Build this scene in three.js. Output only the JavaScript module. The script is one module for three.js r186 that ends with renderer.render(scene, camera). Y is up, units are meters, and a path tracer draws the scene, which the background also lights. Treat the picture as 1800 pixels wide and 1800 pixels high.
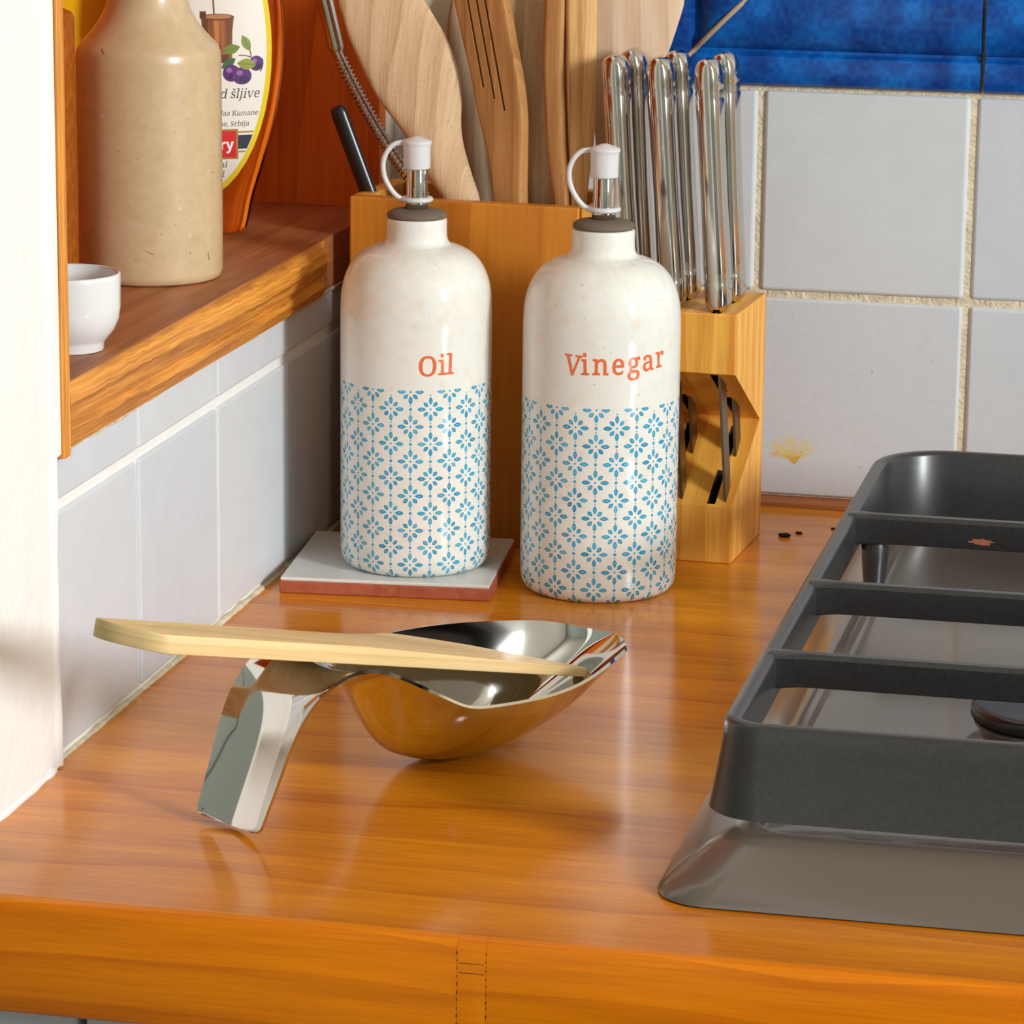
import * as THREE from 'three';
import { RoundedBoxGeometry } from 'three/addons/geometries/RoundedBoxGeometry.js';
import { mergeGeometries, mergeVertices, toCreasedNormals } from 'three/addons/utils/BufferGeometryUtils.js';
import { RectAreaLightUniformsLib } from 'three/addons/lights/RectAreaLightUniformsLib.js';
import { Brush, Evaluator, SUBTRACTION } from 'three-bvh-csg';

// ---------------------------------------------------------------- camera, sky, lights, exposure
// Worktop top is y = 0, the left wall is x = 0, the tiled back wall is z = 0, the floor is y = -0.9.
const scene = new THREE.Scene();
const camera = new THREE.PerspectiveCamera(2 * Math.atan(900 / 6198.4) * 180 / Math.PI, 1, 0.05, 30);
camera.position.set(0.43093, 0.39086, 1.64916);
{
  const m = new THREE.Matrix4().makeBasis(new THREE.Vector3(0.97529, 0.01045, -0.22067), new THREE.Vector3(-0.06112, 0.97265, -0.22407), new THREE.Vector3(0.21229, 0.23203, 0.94926));
  camera.quaternion.setFromRotationMatrix(m);
}
const renderer = new THREE.WebGLRenderer({ antialias: true });
renderer.toneMapping = THREE.LinearToneMapping;
renderer.toneMappingExposure = 1.0;
renderer.shadowMap.enabled = true;
renderer.shadowMap.type = THREE.PCFSoftShadowMap;
RectAreaLightUniformsLib.init();
scene.background = new THREE.Color(0.80, 0.90, 1.0);
scene.backgroundIntensity = 5;
const WIN = { x: 2.6, z0: 1.43, z1: 2.07, y0: 0.45, y1: 1.35 };      // the window in the right-hand wall
const daylight = new THREE.RectAreaLight(new THREE.Color(0.955, 0.995, 1.02), 74, WIN.z1 - WIN.z0 - 0.14, WIN.y1 - WIN.y0 - 0.14);
daylight.name = 'window_daylight';
daylight.position.set(WIN.x - 0.02, (WIN.y0 + WIN.y1) / 2, (WIN.z0 + WIN.z1) / 2);
daylight.lookAt(0, (WIN.y0 + WIN.y1) / 2, (WIN.z0 + WIN.z1) / 2);
scene.add(daylight);

// ---------------------------------------------------------------- helpers
const V3 = (x, y, z) => new THREE.Vector3(x, y, z);
function rng(seed) { let a = seed | 0; return () => { a = (a + 0x6d2b79f5) | 0; let t = Math.imul(a ^ (a >>> 15), 1 | a); t = (t + Math.imul(t ^ (t >>> 7), 61 | t)) ^ t; return ((t ^ (t >>> 14)) >>> 0) / 4294967296; }; }
const lerp = (a, b, t) => a + (b - a) * t, clamp = (x, a = 0, b = 1) => Math.min(b, Math.max(a, x));
const smooth = (a, b, x) => { const t = clamp((x - a) / (b - a)); return t * t * (3 - 2 * t); };
function interp(table, x) {                                   // table of [x, value], smoothly joined
  if (x <= table[0][0]) return table[0][1];
  const n = table.length;
  if (x >= table[n - 1][0]) return table[n - 1][1];
  let i = 0; while (table[i + 1][0] < x) i++;
  const [x0, y0] = table[i], [x1, y1] = table[i + 1], h = x1 - x0, t = (x - x0) / h, d = (y1 - y0) / h;
  const slope = (k) => {
    if (k <= 0 || k >= n - 1) return k <= 0 ? (table[1][1] - table[0][1]) / (table[1][0] - table[0][0]) : (table[n - 1][1] - table[n - 2][1]) / (table[n - 1][0] - table[n - 2][0]);
    const a = (table[k][1] - table[k - 1][1]) / (table[k][0] - table[k - 1][0]), b = (table[k + 1][1] - table[k][1]) / (table[k + 1][0] - table[k][0]);
    return a * b <= 0 ? 0 : 2 * a * b / (a + b);
  };
  const m0 = slope(i), m1 = slope(i + 1), t2 = t * t, t3 = t2 * t;
  return (2 * t3 - 3 * t2 + 1) * y0 + (t3 - 2 * t2 + t) * h * m0 + (-2 * t3 + 3 * t2) * y1 + (t3 - t2) * h * m1;
}
const used = new Map();
function numbered(name) { const n = used.get(name) ?? 0; used.set(name, n + 1); return n ? `${name}_${String(n).padStart(3, '0')}` : name; }
function tag(o, label, category, group) { o.userData.label = label; if (category) o.userData.category = category; if (group) o.userData.group = group; return o; }
function shade(o) { o.traverse((c) => { if (c.isMesh) { c.castShadow = true; c.receiveShadow = true; } }); return o; }
function thing(name, label, category, p = [0, 0, 0], turn = 0, group) {
  const o = new THREE.Group(); o.name = numbered(name); o.position.set(...p); o.rotation.y = turn; scene.add(o);
  return tag(o, label, category, group);
}
function part(name, geo, mat, parent, label) {
  const m = new THREE.Mesh(Array.isArray(geo) ? mergeGeometries(geo.map((g) => g.index ? g.toNonIndexed() : g)) : geo, mat);
  m.name = name;
  if (parent) { const same = parent.children.filter((c) => c.name === name || c.name.startsWith(name + '_0')).length; if (same) m.name = `${name}_${String(same).padStart(3, '0')}`; parent.add(m); }
  if (label) m.userData.label = label;
  return shade(m);
}
function single(name, geo, mat, label, category, group) { const m = part(numbered(name), geo, mat); scene.add(m); return tag(m, label, category, group); }
function struct(name, geo, mat) { const m = part(name, geo, mat); m.userData.kind = 'structure'; scene.add(m); return m; }
// uv in metres, the grain of the pattern along one axis
function uvm(geo, grain = 'x', off = [0, 0]) {
  let g = geo.index ? geo.toNonIndexed() : geo; const p = g.attributes.position, n = g.attributes.normal, uv = new Float32Array(p.count * 2);
  const gi = 'xyz'.indexOf(grain);
  for (let i = 0; i < p.count; i += 3) {
    const a = [0, 1, 2].map((k) => Math.abs(n.getComponent(i, k) + n.getComponent(i + 1, k) + n.getComponent(i + 2, k)));
    const ni = a.indexOf(Math.max(...a)); let ui = gi, vi = 3 - gi - ni;
    if (ni === gi) { ui = (gi + 1) % 3; vi = (gi + 2) % 3; }
    for (let j = i; j < i + 3; j++) { uv[j * 2] = p.getComponent(j, ui) + off[0]; uv[j * 2 + 1] = p.getComponent(j, vi) + off[1]; }
  }
  g.setAttribute('uv', new THREE.BufferAttribute(uv, 2));
  return g;
}
function box(x0, y0, z0, x1, y1, z1, r = 0, grain = 'x', off = [0, 0], seg = 2) {
  const g = r ? new RoundedBoxGeometry(x1 - x0, y1 - y0, z1 - z0, seg, r) : new THREE.BoxGeometry(x1 - x0, y1 - y0, z1 - z0);
  g.translate((x0 + x1) / 2, (y0 + y1) / 2, (z0 + z1) / 2);
  return uvm(g, grain, off);
}
// creased normals; the library compares positions to a hundredth of a unit, so the shape is enlarged while it does
function creased(g, angle) { const k = 8192, c = g.clone().scale(k, k, k), o = toCreasedNormals(c, angle); return o.scale(1 / k, 1 / k, 1 / k); }
// rings of points (all of one length) joined to a skin; caps close its ends
function loft(rings, { closed = true, cap0 = true, cap1 = true, crease = 0, uvFn = null } = {}) {
  const n = rings[0].length, pos = [], uv = [], idx = [];
  rings.forEach((r, i) => r.forEach((p, j) => { pos.push(p[0], p[1], p[2]); const q = uvFn ? uvFn(p, i, j, n) : [j / n, i / (rings.length - 1)]; uv.push(...q); }));
  const m = closed ? n : n - 1;
  for (let i = 0; i < rings.length - 1; i++) for (let j = 0; j < m; j++) {
    const a = i * n + j, b = i * n + (j + 1) % n, c = a + n, d = b + n;
    idx.push(a, b, d, a, d, c);
  }
  const cap = (r, i0, flip) => {
    const c = [0, 1, 2].map((k) => r.reduce((s, p) => s + p[k], 0) / n), at = pos.length / 3;
    pos.push(...c); uv.push(...(uvFn ? uvFn(c, i0, 0, n) : [0.5, 0.5]));
    for (let j = 0; j < m; j++) { const a = i0 * n + j, b = i0 * n + (j + 1) % n; flip ? idx.push(at, b, a) : idx.push(at, a, b); }
  };
  if (cap0) cap(rings[0], 0, true);
  if (cap1) cap(rings[rings.length - 1], rings.length - 1, false);
  let g = new THREE.BufferGeometry();
  g.setAttribute('position', new THREE.Float32BufferAttribute(pos, 3));
  g.setAttribute('uv', new THREE.Float32BufferAttribute(uv, 2));
  g.setIndex(idx); g.computeVertexNormals();
  if (crease) g = creased(g, crease);
  return g;
}
function lathe(pts, seg = 72, H = 0) {
  const g = new THREE.LatheGeometry(pts.map(([r, y]) => new THREE.Vector2(Math.max(r, 1e-5), y)), seg);
  if (H) { const p = g.attributes.position, uv = g.attributes.uv; for (let i = 0; i < p.count; i++) uv.setY(i, p.getY(i) / H); }
  return g;
}
function roundRect(x0, x1, z0, z1, r, y, k = 8) {
  const out = [];
  for (const [cx, cz, a0] of [[x1 - r, z1 - r, 0], [x0 + r, z1 - r, 1], [x0 + r, z0 + r, 2], [x1 - r, z0 + r, 3]])
    for (let i = 0; i <= k; i++) { const a = (a0 + i / k) * Math.PI / 2; out.push([cx + r * Math.cos(a), y, cz + r * Math.sin(a)]); }
  return out.reverse();
}
function tube(points, r, seg = 40, rad = 10) { return new THREE.TubeGeometry(new THREE.CatmullRomCurve3(points.map((p) => V3(...p))), seg, r, rad, false); }

// ---------------------------------------------------------------- textures
function noise(seed, px, py) {                                   // value noise that repeats every px, py cells
  const r = rng(seed), t = new Float32Array(px * py).map(() => r());
  return (x, y) => {
    const xf = Math.floor(x), yf = Math.floor(y), fx = x - xf, fy = y - yf, sx = fx * fx * (3 - 2 * fx), sy = fy * fy * (3 - 2 * fy);
    const X = (k) => ((k % px) + px) % px, Y = (k) => ((k % py) + py) % py;
    const a = t[Y(yf) * px + X(xf)], b = t[Y(yf) * px + X(xf + 1)], c = t[Y(yf + 1) * px + X(xf)], d = t[Y(yf + 1) * px + X(xf + 1)];
    return lerp(lerp(a, b, sx), lerp(c, d, sx), sy);
  };
}
function dataTex(w, h, fn, srgb = true) {
  const d = new Uint8Array(w * h * 4);
  for (let y = 0; y < h; y++) for (let x = 0; x < w; x++) { const c = fn(x / w, y / h), o = (y * w + x) * 4; for (let k = 0; k < 3; k++) d[o + k] = clamp(c[k], 0, 255); d[o + 3] = 255; }
  const t = new THREE.DataTexture(d, w, h);
  t.wrapS = t.wrapT = THREE.RepeatWrapping; t.magFilter = THREE.LinearFilter; t.minFilter = THREE.LinearMipmapLinearFilter; t.generateMipmaps = true;
  if (srgb) t.colorSpace = THREE.SRGBColorSpace;
  t.needsUpdate = true; return t;
}
// wood: grain along u; the tile is su by sv metres
function woodTex(seed, base, dark, su, sv, { rings = 6, wave = 0.5, streak = 0.5, fleck = 0, size = 512 } = {}) {
  const a = noise(seed, 4, 12), b = noise(seed + 1, 8, 64), c = noise(seed + 2, 16, 160), e = noise(seed + 3, 3, 5), f = noise(seed + 4, 48, 200);
  const t = dataTex(size, size, (u, v) => {
    const w = wave * (e(u * 3, v * 5) - 0.5), q = (v + w * 0.12) * rings, saw = q - Math.floor(q);
    let k = 0.38 * Math.pow(saw, 2.2) + streak * (0.5 * (b(u * 8, v * 64) - 0.35) + 0.45 * (c(u * 16, v * 160) - 0.4)) + 0.35 * (a(u * 4, v * 12) - 0.4);
    if (fleck) k += fleck * smooth(0.86, 0.95, f(u * 48, v * 200));
    k = clamp(k, -0.12, 1);
    return [0, 1, 2].map((i) => lerp(base[i], dark[i], k));
  });
  t.repeat.set(1 / su, 1 / sv); return t;
}
function grainBump(seed, su, sv) {
  const b = noise(seed, 10, 100), c = noise(seed + 1, 20, 220);
  const t = dataTex(512, 512, (u, v) => { const k = 255 * (0.5 * b(u * 10, v * 100) + 0.5 * c(u * 20, v * 220)); return [k, k, k]; }, false);
  t.repeat.set(1 / su, 1 / sv); return t;
}
function speckTex(seed, base, spots, amp = 4, cells = 24) {
  const a = noise(seed, cells, cells), b = noise(seed + 5, cells * 6, cells * 6), s = noise(seed + 9, 90, 90);
  return dataTex(512, 512, (u, v) => { const k = amp * (a(u * cells, v * cells) + 0.6 * b(u * cells * 6, v * cells * 6) - 0.8); const d = spots ? smooth(0.955, 0.985, s(u * 90, v * 90)) * spots : 0; return base.map((c) => c + k - d * c); });
}
function bumpTex(seed, cells) { const a = noise(seed, cells, cells), b = noise(seed + 1, cells * 4, cells * 4); return dataTex(256, 256, (u, v) => { const k = 255 * (0.65 * a(u * cells, v * cells) + 0.35 * b(u * cells * 4, v * cells * 4)); return [k, k, k]; }, false); }
function canvas(w, h, draw) { const c = document.createElement('canvas'); c.width = w; c.height = h; draw(c.getContext('2d'), w, h); const t = new THREE.CanvasTexture(c); t.colorSpace = THREE.SRGBColorSpace; t.anisotropy = 8; return t; }
const rep = (t, su, sv) => { const c = t.clone(); c.repeat.set(1 / su, 1 / sv); c.needsUpdate = true; return c; };

const P = (o) => new THREE.MeshPhysicalMaterial(o);
const gb = grainBump(77, 0.2, 0.1);
const plasterBump = bumpTex(31, 24);
const M = {
  worktop: [0, 1, 2].map((k) => P({ map: woodTex(11 + k * 7, [[230, 142, 16], [224, 135, 12], [233, 147, 22]][k], [[180, 94, 3], [173, 88, 2], [184, 100, 6]][k], 0.2, 0.1, { rings: 3, wave: 1.2, streak: 0.6, fleck: 0.25 }), roughness: 0.6, specularIntensity: 0.15, bumpMap: gb, bumpScale: 0.00005, clearcoat: 0.85, clearcoatRoughness: 0.15 })),
  lipping: P({ map: woodTex(41, [232, 130, 0], [184, 90, 0], 0.2, 0.05, { rings: 3, wave: 1.2, streak: 0.5 }), roughness: 0.6, specularIntensity: 0.15, clearcoat: 0.3, clearcoatRoughness: 0.25 }),
  block: P({ map: woodTex(51, [250, 186, 80], [204, 122, 36], 0.16, 0.06, { rings: 5, wave: 0.6, streak: 0.5 }), roughness: 0.5, bumpMap: gb, bumpScale: 0.00005 }),
  panel: P({ map: woodTex(55, [220, 142, 40], [186, 104, 22], 0.2, 0.12, { rings: 4, wave: 0.8, streak: 0.5 }), roughness: 0.45, clearcoat: 0.2, clearcoatRoughness: 0.4 }),
  niche: P({ map: woodTex(61, [234, 122, 26], [176, 76, 12], 0.4, 0.16, { rings: 4, wave: 1.2, streak: 0.6 }), roughness: 0.5 }),
  sill: P({ map: woodTex(65, [180, 112, 62], [122, 66, 30], 0.35, 0.1, { rings: 4, wave: 1.2, streak: 0.7 }), roughness: 0.55 }),
  nosing: P({ map: woodTex(69, [234, 158, 62], [138, 74, 20], 0.2, 0.03, { rings: 2, wave: 1.6, streak: 0.9 }), roughness: 0.42, bumpMap: gb, bumpScale: 0.0001 }),
  beech: P({ map: woodTex(71, [222, 190, 150], [170, 128, 88], 0.12, 0.04, { rings: 4, wave: 1, streak: 0.4, fleck: 0.5 }), roughness: 0.75, bumpMap: gb, bumpScale: 0.00012 }),
  beechDark: P({ map: woodTex(75, [196, 142, 84], [140, 88, 40], 0.12, 0.05, { rings: 4, wave: 0.8, streak: 0.5, fleck: 0.3 }), roughness: 0.7 }),
  beechGold: P({ map: woodTex(79, [228, 184, 122], [166, 108, 52], 0.12, 0.03, { rings: 5, wave: 0.8, streak: 0.6, fleck: 0.2 }), roughness: 0.7 }),
  beechPale: P({ map: woodTex(83, [226, 196, 166], [190, 150, 116], 0.15, 0.06, { rings: 5, wave: 0.5, streak: 0.4 }), roughness: 0.75 }),
  beechGrey: P({ map: woodTex(87, [196, 172, 142], [150, 124, 96], 0.12, 0.05, { rings: 4, streak: 0.4 }), roughness: 0.8 }),
  bamboo: P({ map: woodTex(91, [236, 204, 148], [206, 164, 100], 0.2, 0.02, { rings: 5, wave: 0.2, streak: 0.45 }), roughness: 0.5 }),
  cream: P({ color: '#dcd8c4', roughness: 0.4 }),
  plaster: P({ color: '#efeeea', roughness: 0.6, bumpMap: rep(plasterBump, 0.25, 0.25), bumpScale: 0.0006 }),
  paint: P({ color: '#ece9e2', roughness: 0.8 }),
  ceiling: P({ color: '#aaa69c', roughness: 0.8 }),
  roomGreen: P({ color: '#7d857c', roughness: 0.8 }),
  floor: P({ map: woodTex(95, [128, 92, 62], [84, 56, 34], 1.2, 0.3), roughness: 0.6 }),
  grout: P({ map: rep(speckTex(101, [226, 212, 184], 0.3, 26, 12), 0.05, 0.05), roughness: 0.9, bumpMap: rep(plasterBump, 0.03, 0.03), bumpScale: 0.0006 }),
  tile: [0, 1, 2].map((k) => P({ map: rep(speckTex(111 + k, [[210, 214, 219], [207, 212, 218], [212, 216, 219]][k], 0.05, 4, 10), 0.1, 0.1), roughness: 0.42, specularIntensity: 0.7 })),
  blue: P({ map: rep(dataTex(512, 512, (() => { const a = noise(131, 10, 10), b = noise(132, 60, 60); return (u, v) => { const k = 0.6 * a(u * 10, v * 10) + 0.4 * b(u * 60, v * 60); return [lerp(0, 12, k), lerp(44, 118, k), lerp(120, 206, k)]; }; })()), 0.12, 0.12), roughness: 0.4, specularIntensity: 0.3, clearcoat: 0.3, clearcoatRoughness: 0.1 }),
  terracotta: P({ map: rep(speckTex(141, [176, 92, 62], 0.25, 20, 16), 0.05, 0.05), roughness: 0.9 }),
  glazeWhite: P({ color: '#e6e9e8', roughness: 0.18, clearcoat: 0.5, clearcoatRoughness: 0.1 }),
  coasterTop: P({ map: rep(speckTex(145, [226, 224, 218], 0.12, 6, 12), 0.08, 0.08), roughness: 0.3 }),
  steel: P({ color: '#d3d0cb', metalness: 1, roughness: 0.06 }),
  knifeSteel: P({ color: '#cfc9c2', metalness: 1, roughness: 0.14 }),
  blade: P({ color: '#7c6b54', metalness: 1, roughness: 0.35 }),
  darkSlot: P({ color: '#2a1a10', roughness: 0.9 }),
  jointBrown: P({ color: '#5a3208', roughness: 0.9 }),
  hob: P({ color: '#62564b', roughness: 0.4, clearcoat: 0.85, clearcoatRoughness: 0.13, bumpMap: rep(bumpTex(151, 60), 0.05, 0.05), bumpScale: 0.00002 }),
  grate: P({ map: rep(speckTex(155, [40, 39, 40], 0, 10, 40), 0.05, 0.05), roughness: 0.4, clearcoat: 0.5, clearcoatRoughness: 0.25 }),
  black: P({ color: '#141313', roughness: 0.35, clearcoat: 0.4, clearcoatRoughness: 0.2 }),
  rust: P({ color: '#9a5a3a', roughness: 0.9 }),
  plastic: P({ color: '#f0f1f2', roughness: 0.35, transmission: 0.25, thickness: 0 }),
  stopper: P({ map: rep(speckTex(161, [112, 98, 84], 0.4, 30, 40), 0.03, 0.03), roughness: 0.85 }),
  brownGlaze: P({ map: rep(speckTex(165, [164, 86, 24], 0.4, 22, 20), 0.05, 0.05), roughness: 0.4, specularIntensity: 0.6 }),
  darkRed: P({ color: '#5e1a0c', roughness: 0.5 }),
  amber: P({ color: '#ffffff', transmission: 1, roughness: 0.02, thickness: 0.04, ior: 1.42, attenuationColor: new THREE.Color(0.93, 0.62, 0.07), attenuationDistance: 0.07 }),
  cabinet: P({ color: '#c9d3dc', roughness: 0.45 }),
  carcass: P({ color: '#8d8f8e', roughness: 0.7 }),
  glass: P({ color: '#ffffff', transmission: 1, thickness: 0, roughness: 0, ior: 1.5 }),
  frameWhite: P({ color: '#f2f1ec', roughness: 0.4 }),
  twine: P({ color: '#b9a184', roughness: 0.9 }),
};

// ---------------------------------------------------------------- the room
const RX = WIN.x, RZ = 3.4, FY = -0.9, CY = 1.6;
struct('floor', box(-0.35, FY - 0.1, -0.2, RX + 0.2, FY, RZ + 0.2), M.floor);
struct('ceiling', box(-0.35, CY, -0.2, RX + 0.2, CY + 0.1, RZ + 0.2), M.ceiling);
struct('wall_front', box(-0.35, FY, RZ, RX + 0.2, CY, RZ + 0.2), M.roomGreen);
struct('wall_right', [box(RX, FY, -0.2, RX + 0.2, WIN.y0, RZ), box(RX, WIN.y1, -0.2, RX + 0.2, CY, RZ), box(RX, WIN.y0, -0.2, RX + 0.2, WIN.y1, WIN.z0), box(RX, WIN.y0, WIN.z1, RX + 0.2, WIN.y1, RZ)], M.paint);
{ // window in the right-hand wall
  const w = new THREE.Group(); w.name = 'window_1'; w.userData.kind = 'structure'; w.position.set(RX, WIN.y0, WIN.z0); scene.add(w);
  const W = WIN.z1 - WIN.z0, H = WIN.y1 - WIN.y0, fr = (y0, z0, y1, z1, x0 = 0.05, x1 = 0.11) => box(x0, y0, z0, x1, y1, z1, 0.004);
  part('window_frame', [fr(0, 0, 0.06, W), fr(H - 0.06, 0, H, W), fr(0.06, 0, H - 0.06, 0.06), fr(0.06, W - 0.06, H - 0.06, W)], M.frameWhite, w);
  part('mullion', fr(0.06, W / 2 - 0.02, H - 0.06, W / 2 + 0.02), M.frameWhite, w);
  for (const [a, b] of [[0.06, W / 2 - 0.02], [W / 2 + 0.02, W - 0.06]]) part('pane', box(0.078, 0.06, a, 0.082, H - 0.06, b), M.glass, w);
}
// back wall: grout ground with tiles set on it
const TF = -0.0015;                                              // face of the grout; tile faces stand at 0
const wallBack = struct('wall_back', box(-0.35, FY, -0.2, RX + 0.2, CY, TF, 0, 'x'), M.grout);
const rt = rng(5);
function tileXY(x0, y0, x1, y1, mat, label) {
  const g = 0.0016, t = box(x0 + g, y0 + g, -0.007, x1 - g, y1 - g, (rt() - 0.5) * 0.0006, 0.0022, 'x', [rt(), rt()]);
  return part('tile', t, mat, wallBack, label);
}
const stainTile = (() => {
  const t = canvas(512, 512, (c) => {
    c.fillStyle = 'rgb(210,214,219)'; c.fillRect(0, 0, 512, 512);
    const r = rng(8);
    for (let i = 0; i < 900; i++) { c.fillStyle = `rgba(${r() < 0.5 ? '196,200,210' : '226,228,232'},0.10)`; c.fillRect(r() * 512, r() * 512, 14, 14); }
    const cx = 100, cy = 384;                                     // dried yellow splash with a darker drip
    const blot = (n, rx, ry, dx, dy, al, col) => { for (let i = 0; i < n; i++) { const a = r() * 6.283, q = Math.sqrt(r()); c.fillStyle = `rgba(${col},${al})`; c.beginPath(); c.ellipse(cx + dx + Math.cos(a) * q * rx, cy + dy + Math.sin(a) * q * ry, 4 + r() * 6, 3 + r() * 4, 0, 0, 6.3); c.fill(); } };
    blot(220, 54, 26, 0, 0, 0.10, '232,206,120');
    blot(70, 46, 8, -10, 16, 0.10, '228,186,84');
    c.fillStyle = 'rgba(220,160,40,0.75)'; c.beginPath(); c.moveTo(cx - 16, cy + 20); c.quadraticCurveTo(cx, cy + 28, cx + 22, cy + 16); c.quadraticCurveTo(cx + 14, cy + 34, cx + 6, cy + 40); c.quadraticCurveTo(cx - 4, cy + 36, cx - 16, cy + 20); c.fill();
    c.fillStyle = 'rgba(150,120,80,0.5)'; for (let i = 0; i < 12; i++) { c.beginPath(); c.arc(r() * 512, r() * 512, 1 + r() * 1.6, 0, 6.3); c.fill(); }
  });
  const m = M.tile[0].clone(); m.map = t; return m;
})();
{
  const xs = [0, 0.0806], ys = [0.003, 0.1027, 0.2015, 0.3015, 0.4015, 0.5015];
  for (let x = 0.1806; x < 1.0; x += 0.1) xs.push(x);
  for (let j = 0; j < 5; j++) for (let i = 0; i < xs.length - 1; i++) {
    let x0 = xs[i], x1 = xs[i + 1];
    if (j >= 2) { if (x0 > 0.13) continue; if (x1 > 0.131) x1 = 0.131; }
    if (i === 2 && j === 0) {
      const g = 0.0018, t = box(x0 + g, ys[0] + g, -0.007, x1 - g, ys[1] - g, 0, 0.0016), uv = t.attributes.uv;
      for (let k = 0; k < uv.count; k++) uv.setXY(k, (uv.getX(k) - x0) / 0.1, (uv.getY(k) - 0.003) / 0.1);
      part('tile', t, stainTile, wallBack, 'white tile with a dried yellow splash');
    } else tileXY(x0, ys[j], x1, ys[j + 1], M.tile[(i * 2 + j) % 3]);
  }
}
{ // moulded blue border tiles, mitred at the lower left corner of their frame
  const prof = [[0.0008, -0.007], [0.0008, 0.0015], [0.002, 0.0035], [0.005, 0.0046], [0.010, 0.0046], [0.0145, 0.0032], [0.0162, 0.0012], [0.0176, 0.0012], [0.0192, 0.0034], [0.025, 0.0066], [0.033, 0.0074], [0.041, 0.0066], [0.046, 0.0036], [0.048, 0.001], [0.048, -0.007]];
  const bx = 0.132, by = 0.2015, g = 0.0009;
  const run = (f0, f1, swap) => {
    const ends = [f0, f1].map((f) => prof.map(([q, d]) => swap ? [bx + q, by + f(q), d] : [bx + f(q), by + q, d]));
    const mid = [0.25, 0.5, 0.75].map((t) => ends[0].map((p, i) => p.map((v, k) => lerp(v, ends[1][i][k], t))));
    const rings = swap ? [ends[1], ...mid.reverse(), ends[0]] : [ends[0], ...mid, ends[1]];
    return loft(rings, { closed: true, crease: 0.5, uvFn: (p) => [p[0], p[1]] });
  };
  const J = 0.2843 - bx, m = 0.0011;
  part('border_tile', run((q) => q + m, () => J - g, false), M.blue, wallBack);
  for (let k = 0; k < 4; k++) part('border_tile', run(() => J + g + k * 0.15, () => J - g + (k + 1) * 0.15, false), M.blue, wallBack);
  part('border_tile', run((q) => q + m, () => 0.15 - g, true), M.blue, wallBack);
  part('border_tile', run(() => 0.15 + g, () => 0.3 - g, true), M.blue, wallBack);
  part('mitre_grout', tube([[bx + 0.0005, by + 0.0005, 0.002], [bx + 0.008, by + 0.008, 0.0052], [bx + 0.0165, by + 0.0165, 0.0024], [bx + 0.022, by + 0.022, 0.0058], [bx + 0.033, by + 0.033, 0.0078], [bx + 0.047, by + 0.047, 0.003]], 0.0013, 40, 6), M.twine, wallBack);
  for (let i = 0; i < 6; i++) for (let j = 0; j < 2; j++) tileXY(bx + 0.05 + i * 0.1, by + 0.05 + j * 0.1, bx + 0.15 + i * 0.1, by + 0.15 + j * 0.1, M.tile[(i + j) % 3]);
}
struct('trim_1', loft([0.0, 0.3, 0.7, 1.2].map((x, i) => [[x, 0, TF], [x, 0, 0.0062], [x, 0.0022, 0.006], [x, 0.0036, 0.0038], [x, 0.0042, TF]]), { crease: 0.6, uvFn: (p) => [p[0], p[1] + p[2]] }), M.sill);

// left wall with its timber-lined recess above the sill
const NZ0 = 0.02, NZ1 = 0.468, NB = -0.26, NT = 0.62, SB = 0.1150, ST = 0.1390;
const wallLeft = struct('wall_left', [
  box(-0.35, FY, TF, TF, SB, 0.4835), box(-0.35, FY, 0.4835, 0.0022, CY, 0.556), box(-0.35, 1.12, 0.556, 0.0022, CY, 1.5), box(-0.35, FY, 1.5, 0.0022, CY, RZ), box(-0.35, NT + 0.012, TF, 0, CY, 0.4835),
  box(-0.35, SB, TF, NB - 0.012, NT + 0.012, 0.4835), box(NB - 0.012, SB, TF, -0.0005, NT + 0.012, NZ0 - 0.012),
  box(NB - 0.012, SB, NZ1 + 0.008, 0.0022, NT + 0.012, 0.4835)], M.plaster);
{ // grey-green door in the left wall, just nearer than the picture's edge; the spoon rest mirrors it
  const d = new THREE.Group(); d.name = 'door_1'; d.userData.kind = 'structure'; d.position.set(-0.04, FY, 0.557); scene.add(d);
  part('door_leaf', box(-0.04, 0.004, 0.001, 0, 2.015, 0.942, 0.002), M.roomGreen, d);
  for (const [y0, y1] of [[0.15, 0.9], [1.05, 1.85]]) part('door_panel', box(-0.006, y0, 0.14, 0.006, y1, 0.8, 0.005), M.roomGreen, d);
  part('door_handle', lathe([[0, 0], [0.024, 0.002], [0.012, 0.012], [0.012, 0.03], [0.026, 0.045], [0.022, 0.062], [0, 0.066]], 32).rotateZ(-Math.PI / 2).translate(0, 0.98, 0.88), M.knifeSteel, d);
}
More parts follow.
